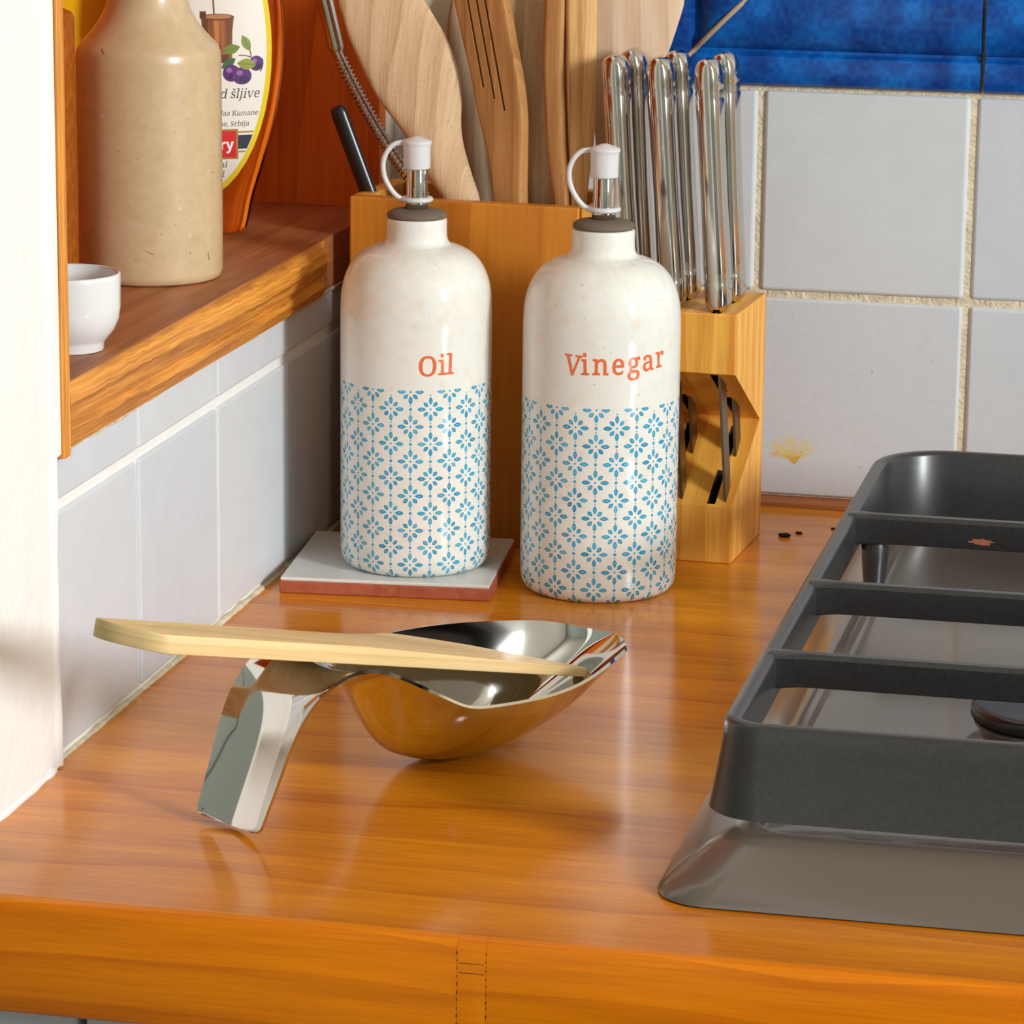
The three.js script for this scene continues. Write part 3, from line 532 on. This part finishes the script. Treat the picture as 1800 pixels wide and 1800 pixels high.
{
  const sl = [[0.0880, 0.012, 0.006, 0.0035], [0.0850, 0.1, 0.0062, 0.0035], [0.0824, 0.1561, 0.0071, 0.0035], [0.0812, 0.1732, 0.0085, 0.0033], [0.0795, 0.188, 0.0106, 0.003], [0.0784, 0.1956, 0.0117, 0.003], [0.0761, 0.2104, 0.0125, 0.003], [0.072, 0.2292, 0.0129, 0.003], [0.0681, 0.2475, 0.0133, 0.003], [0.064, 0.268, 0.0134, 0.0025], [0.062, 0.276, 0.0128, 0.002]];
  const yaw = -14, body = slab(sl.map(([x, y, w, t]) => [x, y, w * 0.97, t * 1.25]), 0.1, { pow: 10, yaw });
  const ev = new Evaluator(); ev.useGroups = false; ev.attributes = ['position', 'normal', 'uv'];
  let res = new Brush(mergeVertices(body));
  const lean = Math.atan2(0.0125, 0.065);
  for (const [x, ya, yb] of [[0.0705, 0.2085, 0.262], [0.0758, 0.2035, 0.262], [0.0808, 0.1985, 0.262]]) {
    const slot = box(-0.0006, 0, -0.012, 0.0006, yb - ya, 0.012); slot.rotateY(yaw * D).rotateZ(lean).translate(x, ya, 0.1 + (x - 0.0775) * 0.25);
    res = ev.evaluate(res, new Brush(slot), SUBTRACTION);
  }
  single('slotted_spatula', res.geometry, M.beechDark, 'golden-brown wooden spatula with three long slots cut in its blade', 'spatula');
}
single('wooden_spoon', slab([[0.0975, 0.012, 0.007, 0.0045], [0.097, 0.1545, 0.0093, 0.0055], [0.0942, 0.1672, 0.0092, 0.0055], [0.0919, 0.1831, 0.009, 0.0055], [0.0901, 0.2004, 0.0087, 0.005], [0.088, 0.219, 0.0088, 0.0045], [0.0861, 0.2318, 0.0098, 0.004], [0.0838, 0.247, 0.0118, 0.004], [0.082, 0.262, 0.0135, 0.004], [0.08, 0.285, 0.011, 0.003]], 0.0855), M.beech, 'wooden spoon with a thick handle between the slotted spatula and the split one', 'spoon');
{
  const o = thing('wooden_tongs', 'golden wooden tongs, two flat arms with a dark crack between them', 'tongs');
  part('arm', slab([[0.1085, 0.012, 0.0035, 0.006], [0.1078, 0.1, 0.0036, 0.006], [0.1068, 0.157, 0.0036, 0.006], [0.1052, 0.17, 0.0042, 0.006], [0.1038, 0.1834, 0.0046, 0.006], [0.1030, 0.2, 0.0048, 0.0058], [0.1018, 0.22, 0.005, 0.0055], [0.1024, 0.2486, 0.0051, 0.005], [0.1025, 0.275, 0.005, 0.004]], 0.0985, { pow: 4, yaw: -8 }), M.beechDark, o, 'browner arm seen on edge');
  part('arm', slab([[0.1150, 0.012, 0.0032, 0.003], [0.1145, 0.1, 0.0034, 0.003], [0.1137, 0.1567, 0.0036, 0.003], [0.1142, 0.1698, 0.0044, 0.003], [0.1145, 0.1834, 0.0056, 0.003], [0.1146, 0.1929, 0.0062, 0.003], [0.1144, 0.2022, 0.0065, 0.003], [0.1140, 0.2302, 0.0068, 0.003], [0.1137, 0.2486, 0.007, 0.003], [0.1135, 0.275, 0.007, 0.002]], 0.1, { pow: 4 }), M.beechGold, o, 'paler arm facing the room');
}
single('wooden_turner', slab([[0.1040, 0.012, 0.0055, 0.003], [0.1120, 0.1, 0.0057, 0.003], [0.1190, 0.1536, 0.006, 0.003], [0.122, 0.1696, 0.0075, 0.003], [0.1252, 0.1956, 0.0118, 0.003], [0.1296, 0.2236, 0.0179, 0.003], [0.1312, 0.235, 0.0199, 0.003], [0.1332, 0.2473, 0.0214, 0.003], [0.136, 0.27, 0.0225, 0.002]], 0.0655, { pow: 3 }), M.beechPale, 'wide pale pinkish wooden turner flaring out behind the knife handles', 'turner');
single('cream_spoon', slab([[0.050, 0.012, 0.0034, 0.0025], [0.0466, 0.1659, 0.0036, 0.0025], [0.0438, 0.1974, 0.0052, 0.0025], [0.0410, 0.2194, 0.0085, 0.0025], [0.0402, 0.2309, 0.0102, 0.0025], [0.039, 0.244, 0.0108, 0.0025], [0.038, 0.262, 0.008, 0.002]], 0.0660), M.cream, 'cream plastic spoon peeping out behind the big wooden spoon', 'spoon');
single('wooden_spoon', slab([[0.069, 0.012, 0.0062, 0.005], [0.0648, 0.1533, 0.0066, 0.005], [0.0622, 0.1682, 0.0066, 0.005], [0.0592, 0.189, 0.0066, 0.005], [0.0574, 0.2018, 0.0070, 0.0045], [0.0552, 0.2122, 0.0074, 0.004], [0.0528, 0.2301, 0.0068, 0.004], [0.051, 0.25, 0.0046, 0.003]], 0.0755), M.beechGrey, 'greyish wooden spoon handle in shade between the big spoon and slotted spatula', 'spoon');
{
  const w = thing('whisk', 'steel whisk leaning left with a coiled spring along its shaft', 'whisk');
  const path = [[0.058, 0.10, 0.0855], [0.0414, 0.1513, 0.088], [0.0265, 0.1709, 0.088], [0.0157, 0.187, 0.088], [0.0049, 0.2054, 0.088], [-0.0027, 0.2207, 0.088], [-0.0073, 0.2335, 0.088], [-0.0104, 0.2438, 0.088], [-0.0128, 0.262, 0.088]];
  const curve = new THREE.CatmullRomCurve3(path.map((p) => V3(...p)));
  part('shaft', new THREE.TubeGeometry(curve, 60, 0.0024, 12), M.knifeSteel, w);
  const N = 1000, turns = 62, fr = curve.computeFrenetFrames(N), pts = [];
  for (let i = 0; i <= N; i++) { const t = i / N * 0.74, k = Math.round(t * N), c = curve.getPointAt(t), a = i / N * turns * 2 * Math.PI; pts.push(c.addScaledVector(fr.normals[k], 0.0027 * Math.cos(a)).addScaledVector(fr.binormals[k], 0.0027 * Math.sin(a))); }
  part('spring', new THREE.TubeGeometry(new THREE.CatmullRomCurve3(pts), N * 2, 0.00062, 5), M.knifeSteel, w);
  const head = curve.getPointAt(0.76), tip = curve.getPointAt(1), dir = tip.clone().sub(head);
  const up = lathe([[0.0028, 0], [0.0036, 0.002], [0.0038, dir.length()], [0.0036, dir.length() + 0.03], [0, dir.length() + 0.031]], 24);
  up.applyQuaternion(new THREE.Quaternion().setFromUnitVectors(V3(0, 1, 0), dir.clone().normalize())).translate(head.x, head.y, head.z);
  part('handle', up, M.steel, w);
}
{
  const k = thing('black_handled_tool', 'black plastic tool handle poking out at the left end of the box', 'kitchen tool');
  const a = V3(0.0515, 0.06, 0.0935), b = V3(-0.0010, 0.1965, 0.0945), d = b.clone().sub(a), L = d.length();
  const g = lathe([[0, 0], [0.0032, 0], [0.0036, L * 0.3], [0.0039, L * 0.7], [0.0039, L - 0.004], [0.0035, L - 0.001], [0.002, L], [0, L]], 28).scale(1.0, 1, 0.7);
  g.applyQuaternion(new THREE.Quaternion().setFromUnitVectors(V3(0, 1, 0), d.clone().normalize())).translate(a.x, a.y, a.z);
  part('handle', g, M.black, k);
  const g2 = lathe([[0, -0.04], [0.002, -0.04], [0.002, 0.002], [0, 0.002]], 16);
  g2.applyQuaternion(new THREE.Quaternion().setFromUnitVectors(V3(0, 1, 0), d.clone().normalize())).translate(a.x, a.y, a.z);
  part('shank', g2, M.knifeSteel, k);
}

// ---------------------------------------------------------------- polished spoon rest and bamboo spatula
const SA = V3(0.54, 0, -0.8417).normalize(), SN = V3(0.8417, 0, 0.54).normalize(), SE = V3(0.0852, 0, 0.5375);
const atRest = (t, lat, y) => V3(SE.x + SA.x * t + SN.x * lat, y, SE.z + SA.z * t + SN.z * lat);
{
  // stations down the middle: t, y, half width, lift of the near edge, lift of the far edge
  const ST8 = [[0, 0.0012, 0.0168, 0.0040, 0.0040], [0.0118, 0.0240, 0.0186, 0.0056, 0.0056], [0.0235, 0.0430, 0.0210, 0.0056, 0.0056], [0.0385, 0.0508, 0.0238, 0.0042, 0.0044], [0.0530, 0.0440, 0.0260, 0.0062, 0.0076], [0.0660, 0.0280, 0.0283, 0.0138, 0.0192], [0.0800, 0.0122, 0.0306, 0.0228, 0.0332], [0.0950, 0.0044, 0.0328, 0.0290, 0.0404], [0.1190, 0.0013, 0.0336, 0.0310, 0.0425], [0.1385, 0.0040, 0.0314, 0.0288, 0.0385], [0.1570, 0.0128, 0.0262, 0.0218, 0.0282], [0.1740, 0.0232, 0.0184, 0.0120, 0.0158], [0.1835, 0.0304, 0.0108, 0.0048, 0.0062], [0.1892, 0.0352, 0.0012, 0.0002, 0.0002]];
  const spline = (X, Y) => {                                      // natural cubic spline: even curvature, so that what it mirrors is not broken up
    const n = X.length, a = Array(n).fill(0), b = Array(n).fill(1), c = Array(n).fill(0), d = Array(n).fill(0), m = Array(n).fill(0);
    for (let i = 1; i < n - 1; i++) { const h0 = X[i] - X[i - 1], h1 = X[i + 1] - X[i]; a[i] = h0; b[i] = 2 * (h0 + h1); c[i] = h1; d[i] = 6 * ((Y[i + 1] - Y[i]) / h1 - (Y[i] - Y[i - 1]) / h0); }
    for (let i = 1; i < n; i++) { const w = a[i] / b[i - 1]; b[i] -= w * c[i - 1]; d[i] -= w * d[i - 1]; }
    m[n - 1] = d[n - 1] / b[n - 1]; for (let i = n - 2; i >= 0; i--) m[i] = (d[i] - c[i] * m[i + 1]) / b[i];
    return (x) => { let i = 0; while (i < n - 2 && X[i + 1] < x) i++; const h = X[i + 1] - X[i], p = (X[i + 1] - x) / h, q = (x - X[i]) / h; return p * Y[i] + q * Y[i + 1] + ((p ** 3 - p) * m[i] + (q ** 3 - q) * m[i + 1]) * h * h / 6; };
  };
  const arc = [0]; for (let i = 1; i < ST8.length; i++) arc.push(arc[i - 1] + Math.hypot(ST8[i][0] - ST8[i - 1][0], ST8[i][1] - ST8[i - 1][1]));
  const [ft, fy, fw, fr, fl] = [0, 1, 2, 3, 4].map((k) => spline(arc, ST8.map((q) => q[k]))), AL = arc[arc.length - 1];
  const th = 0.0013, n = 230, m = 60, rings = [];
  for (let i = 0; i <= n; i++) {
    const q0 = i / n, a = AL * (q0 < 0.04 ? q0 * 0.0032 / AL / 0.04 : lerp(0.0032 / AL, 1, 1 - Math.pow(1 - (q0 - 0.04) / 0.96, 1.2))), t = ft(a), c = fy(a), ww = Math.max(0.0008, fw(a) - (a < 0.0032 ? 0.0032 - Math.sqrt(Math.max(0, 0.0032 ** 2 - (0.0032 - a) ** 2)) : 0)), er = Math.max(0.0001, fr(a)), el = Math.max(0.0001, fl(a));
    const da = 0.0015, a0 = Math.max(0, a - da), a1 = Math.min(AL, a + da), tx = ft(a1) - ft(a0), ty = fy(a1) - fy(a0), tl = Math.hypot(tx, ty), nn = [-ty / tl, tx / tl];
    const b = smooth(0.035, 0.1, t), N = [lerp(nn[0], 0, b), lerp(nn[1], 1, b)], nl = Math.hypot(...N); N[0] /= nl; N[1] /= nl;
    const top = [], bot = [], v0 = -0.48 * b, pow = lerp(2.0, 2.25, b);
    for (let j = 0; j <= m; j++) {
      const v = j / m * 2 - 1, u = v > v0 ? (v - v0) / (1 - v0) : (v0 - v) / (1 + v0), e = lerp(el, er, smooth(-0.8, 0.8, v)), lift = e * Math.pow(u, pow), lat = ww * v;
      const T = t + N[0] * lift, Yv = c + N[1] * lift, dv = pow * e * Math.pow(Math.max(u, 1e-3), pow - 1) / ww * Math.sign(v - v0) / (v > v0 ? 1 - v0 : 1 + v0), h = Math.hypot(1, dv);
      top.push(atRest(T, lat, Yv).toArray());
      bot.push(atRest(T - nn[0] * th * (1 - b), lat + dv / h * th * b * 0.9, Math.max(0.0001, Yv - lerp(nn[1] * th, th / h, b))).toArray());
    }
    rings.push([...top, ...bot.reverse()].reverse());
  }
  single('spoon_rest', loft(rings, { crease: 0.8 }), M.steel, 'mirror-polished steel spoon rest with a leaf-shaped bowl and folded-down handle', 'spoon rest');
}
{
  const s = new THREE.Shape();                                       // x along the spatula from its butt, y across it
  s.moveTo(0.004, 0.0135); s.lineTo(0.10, 0.0128); s.lineTo(0.223, 0.0118); s.quadraticCurveTo(0.2285, 0.0112, 0.226, 0.0068); s.lineTo(0.203, -0.014); s.quadraticCurveTo(0.185, -0.0275, 0.165, -0.0285); s.quadraticCurveTo(0.152, -0.027, 0.138, -0.0195); s.quadraticCurveTo(0.125, -0.0135, 0.10, -0.0132); s.lineTo(-0.006, -0.0135); s.quadraticCurveTo(-0.0085, -0.006, -0.004, 0.004); s.quadraticCurveTo(-0.001, 0.012, 0.004, 0.0135);
  const hole = new THREE.Path(); hole.absellipse(0.012, -0.006, 0.0016, 0.0016, 0, 2 * Math.PI); s.holes.push(hole);
  const T = 0.0066, g = creased(new THREE.ExtrudeGeometry(s, { depth: T - 0.0012, bevelEnabled: true, bevelSize: 0.0006, bevelThickness: 0.0006, bevelSegments: 2, curveSegments: 20 }).translate(0, 0, 0.0006), 0.6);
  const p = g.attributes.position;
  for (let i = 0; i < p.count; i++) p.setX(i, p.getX(i) * 0.972);
  for (let i = 0; i < p.count; i++) p.setZ(i, p.getZ(i) * lerp(1, 0.5, smooth(0.12, 0.226, p.getX(i))));
  g.computeVertexNormals();
  const a = atRest(0.1745, -0.004, 0.0212), b = atRest(0.0395, 0.0015, 0.0540), dir = a.clone().sub(b).normalize(), lat = SN.clone().addScaledVector(dir, -SN.dot(dir)).normalize(), nor = lat.clone().cross(dir).normalize();
  if (nor.y < 0) nor.negate();
  const origin = a.clone().addScaledVector(dir, -0.2225).addScaledVector(lat, -0.006);
  const m = new THREE.Matrix4().makeBasis(dir, lat, nor); m.setPosition(origin);
  const uvg = uvm(creased(g, 0.6), 'x'); uvg.applyMatrix4(m);
  if (m.determinant() < 0) { const ix = uvg.attributes; for (const k of Object.keys(ix)) { const at = ix[k], n = at.itemSize; for (let i = 0; i < at.count; i += 3) for (let c = 0; c < n; c++) { const x = at.getComponent(i + 1, c); at.setComponent(i + 1, c, at.getComponent(i + 2, c)); at.setComponent(i + 2, c, x); } } }
  single('bamboo_spatula', uvg, M.bamboo, 'flat bamboo spatula lying across the steel spoon rest', 'spatula');
}

// ---------------------------------------------------------------- things in the recess
{ // stoneware bottle: its glaze is scratched and specked
  const r = rng(301), tex = canvas(1024, 1024, (c, W, H) => {
    c.fillStyle = 'rgb(206,180,140)'; c.fillRect(0, 0, W, H);
    for (let i = 0; i < 5000; i++) { c.fillStyle = `rgba(${r() < 0.5 ? '186,158,118' : '222,198,160'},0.12)`; c.beginPath(); c.arc(r() * W, r() * H, 3 + r() * 12, 0, 6.3); c.fill(); }
    for (let i = 0; i < 260; i++) { c.fillStyle = `rgba(96,66,36,${0.15 + r() * 0.4})`; c.beginPath(); c.arc(r() * W, r() * H, 0.8 + r() * 1.8, 0, 6.3); c.fill(); }
    for (let i = 0; i < 26; i++) { c.strokeStyle = r() < 0.5 ? 'rgba(236,222,196,0.7)' : 'rgba(84,60,30,0.7)'; c.lineWidth = 1.5 + r() * 2; const x = r() * W, y = H * (0.25 + r() * 0.7), a = r() * 3, l = 8 + r() * 26; c.beginPath(); c.moveTo(x, y); c.lineTo(x + Math.cos(a) * l * 0.6, y - Math.sin(a) * l); c.stroke(); }
  });
  const o = thing('stoneware_bottle', 'beige salt-glazed stoneware bottle with sloping shoulders standing on the sill', 'bottle', [-0.0428, ST, 0.2380], 1.2); o.scale.setScalar(1.03);
  const pr = [[0, 0.0004], [0.0268, 0], [0.0287, 0.0012], [0.0294, 0.0038], [0.0296, 0.02], [0.0296, 0.06], [0.0296, 0.0895], [0.0294, 0.0925], [0.0285, 0.0950], [0.0262, 0.0975], [0.0230, 0.1010], [0.0200, 0.1050], [0.0176, 0.1095], [0.0160, 0.1145], [0.0150, 0.121], [0.0146, 0.13], [0.0148, 0.139], [0.0162, 0.141], [0.0166, 0.146], [0.0158, 0.150], [0.011, 0.151], [0.0105, 0.14], [0, 0.139]];
  part('body', lathe(pr, 96, 0.155), P({ map: tex, roughness: 0.34, clearcoat: 0.45, clearcoatRoughness: 0.16 }), o);
}
{ // small white bowl
  const o = single('small_bowl', lathe([[0, 0.0012], [0.0105, 0.0012], [0.0116, 0.0], [0.0124, 0.0004], [0.0126, 0.003], [0.0138, 0.0045], [0.0162, 0.0075], [0.0180, 0.0115], [0.0186, 0.016], [0.0188, 0.0265], [0.0187, 0.0279], [0.0180, 0.0284], [0.0173, 0.0278], [0.0171, 0.02], [0.0166, 0.013], [0.0148, 0.0085], [0.010, 0.0064], [0, 0.006]], 64), M.glazeWhite, 'small white glazed bowl with a foot ring at the near end of the sill', 'bowl');
  o.position.set(-0.0200, ST, 0.4040); o.scale.setScalar(1.05);
}
{ // flat oval bottle of amber spirit with a printed label
  const o = thing('spirit_bottle', 'flat oval glass bottle of amber spirit with a plum label, behind the stoneware bottle', 'bottle', [-0.0625, ST + 0.0003, 0.1120], 17 * D);
  const hw = [[0, 0.0222], [0.003, 0.0232], [0.0147, 0.0258], [0.0313, 0.0308], [0.0509, 0.0362], [0.064, 0.0386], [0.078, 0.0402], [0.090, 0.0406], [0.104, 0.0400], [0.12, 0.0374], [0.14, 0.0310], [0.156, 0.0220], [0.166, 0.0135], [0.174, 0.0115], [0.20, 0.0112], [0.202, 0.0125], [0.208, 0.0125]];
  const dp = (h) => interp([[0, 0.0125], [0.02, 0.0150], [0.09, 0.0185], [0.14, 0.0165], [0.166, 0.012], [0.2, 0.0112], [0.208, 0.0125]], h);
  const rings = []; for (let i = 0; i <= 80; i++) { const h = 0.208 * i / 80, a = interp(hw, h), b = dp(h), rr = []; for (let j = 0; j < 56; j++) { const t = j / 56 * 2 * Math.PI; rr.push([a * Math.cos(t), h, b * Math.sin(t)]); } rings.push(rr.reverse()); }
  part('glass', loft(rings), M.amber, o);
  part('stopper', lathe([[0, 0.207], [0.0105, 0.207], [0.0112, 0.209], [0.0112, 0.222], [0.0102, 0.224], [0, 0.2245]], 32), M.darkRed, o);
  const tex = canvas(640, 1240, (c, W, H) => {
    c.fillStyle = 'rgb(236,206,30)'; c.fillRect(0, 0, W, H);
    c.fillStyle = 'rgb(243,238,226)'; c.beginPath(); c.ellipse(W / 2, H / 2, W / 2 - 22, H / 2 - 26, 0, 0, 6.3); c.fill();
    c.save(); c.beginPath(); c.ellipse(W / 2, H / 2, W / 2 - 24, H / 2 - 28, 0, 0, 6.3); c.clip();
    // copper still: spout, rim, tapering pail
    c.strokeStyle = 'rgb(120,72,44)'; c.lineWidth = 7; c.beginPath(); c.moveTo(180, 392); c.lineTo(370, 386); c.quadraticCurveTo(394, 388, 396, 410); c.lineTo(400, 482); c.stroke();
    const cop = [[344, 486], [482, 486], [462, 660], [366, 660]];
    c.fillStyle = 'rgb(150,88,44)'; c.beginPath(); cop.forEach(([x, y], i) => i ? c.lineTo(x, y) : c.moveTo(x, y)); c.fill();
    for (const [x, w, col] of [[350, 24, '92,48,24'], [376, 18, '134,74,34'], [398, 22, '216,140,60'], [424, 16, '176,104,50'], [446, 30, '112,60,30']]) { c.fillStyle = `rgba(${col},0.75)`; c.beginPath(); c.moveTo(x, 490); c.lineTo(x + w, 490); c.lineTo(x + w * 0.8 + 4, 658); c.lineTo(x + 8, 658); c.fill(); }
    c.fillStyle = 'rgb(112,62,34)'; c.beginPath(); c.ellipse(413, 486, 70, 14, 0, 0, 6.3); c.fill(); c.fillStyle = 'rgb(190,130,84)'; c.beginPath(); c.ellipse(413, 484, 58, 9, 0, 0, 6.3); c.fill();
    c.fillStyle = 'rgb(100,56,36)'; c.fillRect(340, 462, 26, 30); c.fillRect(412, 600, 16, 80); c.fillRect(372, 640, 84, 34);
    // plums and leaves
    const plum = (x, y, rx, ry) => { c.fillStyle = 'rgb(88,36,112)'; c.beginPath(); c.ellipse(x, y, rx, ry, 0, 0, 6.3); c.fill(); c.fillStyle = 'rgba(170,120,190,0.8)'; c.beginPath(); c.ellipse(x - rx * 0.25, y - ry * 0.35, rx * 0.35, ry * 0.3, 0, 0, 6.3); c.fill(); c.fillStyle = 'rgba(48,14,64,0.7)'; c.beginPath(); c.ellipse(x + rx * 0.2, y + ry * 0.45, rx * 0.55, ry * 0.35, 0, 0, 6.3); c.fill(); };
    const leaf = (x, y, a, l, wv, col) => { c.save(); c.translate(x, y); c.rotate(a); c.fillStyle = col; c.beginPath(); c.moveTo(-l, 0); c.quadraticCurveTo(0, -wv, l, 0); c.quadraticCurveTo(0, wv, -l, 0); c.fill(); c.strokeStyle = 'rgba(60,70,20,0.6)'; c.lineWidth = 2; c.beginPath(); c.moveTo(-l, 0); c.lineTo(l, 0); c.stroke(); c.restore(); };
    c.strokeStyle = 'rgb(82,54,60)'; c.lineWidth = 4; c.beginPath(); c.moveTo(500, 644); c.quadraticCurveTo(540, 640, 572, 664); c.moveTo(600, 660); c.quadraticCurveTo(606, 690, 590, 714); c.moveTo(545, 612); c.lineTo(554, 650); c.stroke();
    leaf(470, 618, -0.25, 38, 40, 'rgb(120,140,40)'); leaf(532, 594, 1.1, 36, 36, 'rgb(132,150,60)'); leaf(458, 676, -0.6, 36, 34, 'rgb(64,108,60)');
    plum(574, 678, 30, 31); plum(470, 716, 36, 35); plum(514, 728, 40, 36); leaf(534, 680, 0.1, 40, 46, 'rgb(146,158,56)');
    c.fillStyle = 'rgb(40,34,40)';
    const ital = (s, x, y, size, wd = 1, sk = -0.22) => { c.save(); c.transform(wd, 0, sk, 1, x, y); c.font = `${size}px serif`; c.textAlign = 'right'; c.fillText(s, 0, 0); c.restore(); };
    ital('od šljive', 586, 819, 52, 0.95); ital("' daa Kumane", 580, 892, 29, 0.95); ital('ne, Srbija', 542, 936, 29, 0.98);
    c.fillStyle = 'rgb(176,138,58)'; c.fillRect(300, 958, 280, 7); c.fillRect(300, 1040, 250, 7); c.fillStyle = 'rgb(42,52,70)'; c.fillRect(300, 974, 280, 58);
    c.fillStyle = 'rgb(176,128,48)'; c.fillRect(300, 948, 196, 126); c.fillStyle = 'rgb(214,28,24)'; c.fillRect(300, 956, 187, 110);
    c.fillStyle = '#fff'; c.font = 'bold 62px sans-serif'; c.textAlign = 'right'; c.fillText('ry', 478, 1034);
    c.fillStyle = 'rgb(40,34,40)'; ital('al', 448, 1108, 34); ital('l', 436, 1148, 34);
    c.restore();
  });
  const W = 640, H = 1240, half = [0.0345, 0.068], cy = 0.0843;
  const n = 28, pos = [], uv = [], idx = [], S = 44;
  for (let i = 0; i <= n; i++) for (let j = 0; j < S; j++) { const q = i / n, a = j / S * 2 * Math.PI, x = half[0] * q * Math.cos(a), h = cy + half[1] * q * Math.sin(a), aw = interp(hw, h), z = dp(h) * Math.sqrt(Math.max(0, 1 - (x / aw) ** 2)) + 0.0004; pos.push(x, h, z); uv.push(0.5 + x / half[0] / 2, 0.5 + (h - cy) / half[1] / 2); }
  for (let i = 0; i < n; i++) for (let j = 0; j < S; j++) { const a = i * S + j, b = i * S + (j + 1) % S, c2 = a + S, d2 = b + S; idx.push(a, c2, d2, a, d2, b); }
  const g = new THREE.BufferGeometry(); g.setAttribute('position', new THREE.Float32BufferAttribute(pos, 3)); g.setAttribute('uv', new THREE.Float32BufferAttribute(uv, 2)); g.setIndex(idx); g.computeVertexNormals();
  part('label', g, P({ map: tex, roughness: 0.5, side: THREE.DoubleSide }), o, 'oval cream label with yellow border, copper still and purple plums');
}
{ // brown square bottle beside the jamb
  const o = thing('brown_bottle', 'narrow brown glazed bottle with a sloping shoulder, beside the jamb', 'bottle', [-0.0765, ST, 0.283]);
  const ring = (h, y, r) => roundRect(-h, h, -h, h, r, y, 5);
  part('body', loft([ring(0.0128, 0, 0.003), ring(0.0136, 0.001, 0.0032), ring(0.0136, 0.1115, 0.0032), ring(0.0128, 0.1140, 0.003), ring(0.0058, 0.1190, 0.003), ring(0.0048, 0.1205, 0.0028)], { crease: 0.5, uvFn: (p) => [p[0] + p[2], p[1]] }), M.brownGlaze, o);
  part('neck', lathe([[0, 0.1203], [0.0055, 0.1203], [0.0055, 0.143], [0.0068, 0.144], [0.0068, 0.151], [0, 0.152]], 28), M.darkRed, o);
}
{
  const o = thing('yellow_packet', 'bright yellow packet with dark print, standing behind the brown bottle', 'packet', [-0.127, ST, 0.113], 14 * D);
  const tex = canvas(256, 512, (c) => { c.fillStyle = 'rgb(246,188,8)'; c.fillRect(0, 0, 256, 512); c.fillStyle = 'rgb(98,74,18)'; c.beginPath(); c.translate(0, -85); c.moveTo(120, 150); c.quadraticCurveTo(150, 110, 190, 120); c.quadraticCurveTo(210, 130, 256, 100); c.lineTo(256, 180); c.quadraticCurveTo(220, 190, 190, 225); c.quadraticCurveTo(150, 240, 130, 200); c.fill(); });
  const g = box(-0.028, 0, -0.006, 0.028, 0.15, 0.006, 0.002); const uv = g.attributes.uv, p = g.attributes.position;
  for (let i = 0; i < uv.count; i++) uv.setXY(i, p.getX(i) / 0.056 + 0.5, p.getY(i) / 0.15);
  part('carton', g, P({ map: tex, roughness: 0.45 }), o);
}
// crumbs on the worktop behind the hob
{
  const r = rng(401);
  const spots = [[0.2065, 0.0655, 'longest dark crumb on the worktop between the knife block and the hob', 1.6], [0.2125, 0.058, 'small dark crumb just behind the longest crumb near the hob', 0.9], [0.227, 0.045, 'tiny brown crumb on the worktop close to the back wall', 0.7]];
  for (const [x, z, l, s] of spots) { const g = new THREE.IcosahedronGeometry(0.0011 * s, 1), p = g.attributes.position; const k = new Map(); for (let i = 0; i < p.count; i++) { const key = [0, 1, 2].map((c) => p.getComponent(i, c).toFixed(6)).join(); if (!k.has(key)) k.set(key, 0.75 + r() * 0.5); const q = k.get(key); p.setXYZ(i, p.getX(i) * q * 1.8, p.getY(i) * q * 0.6, p.getZ(i) * q); } g.computeVertexNormals(); const m = single('crumb', g, M.darkSlot, l, 'crumb'); m.position.set(x, 0.0006 * s, z); m.rotation.y = -0.2; }
}
renderer.render(scene, camera);
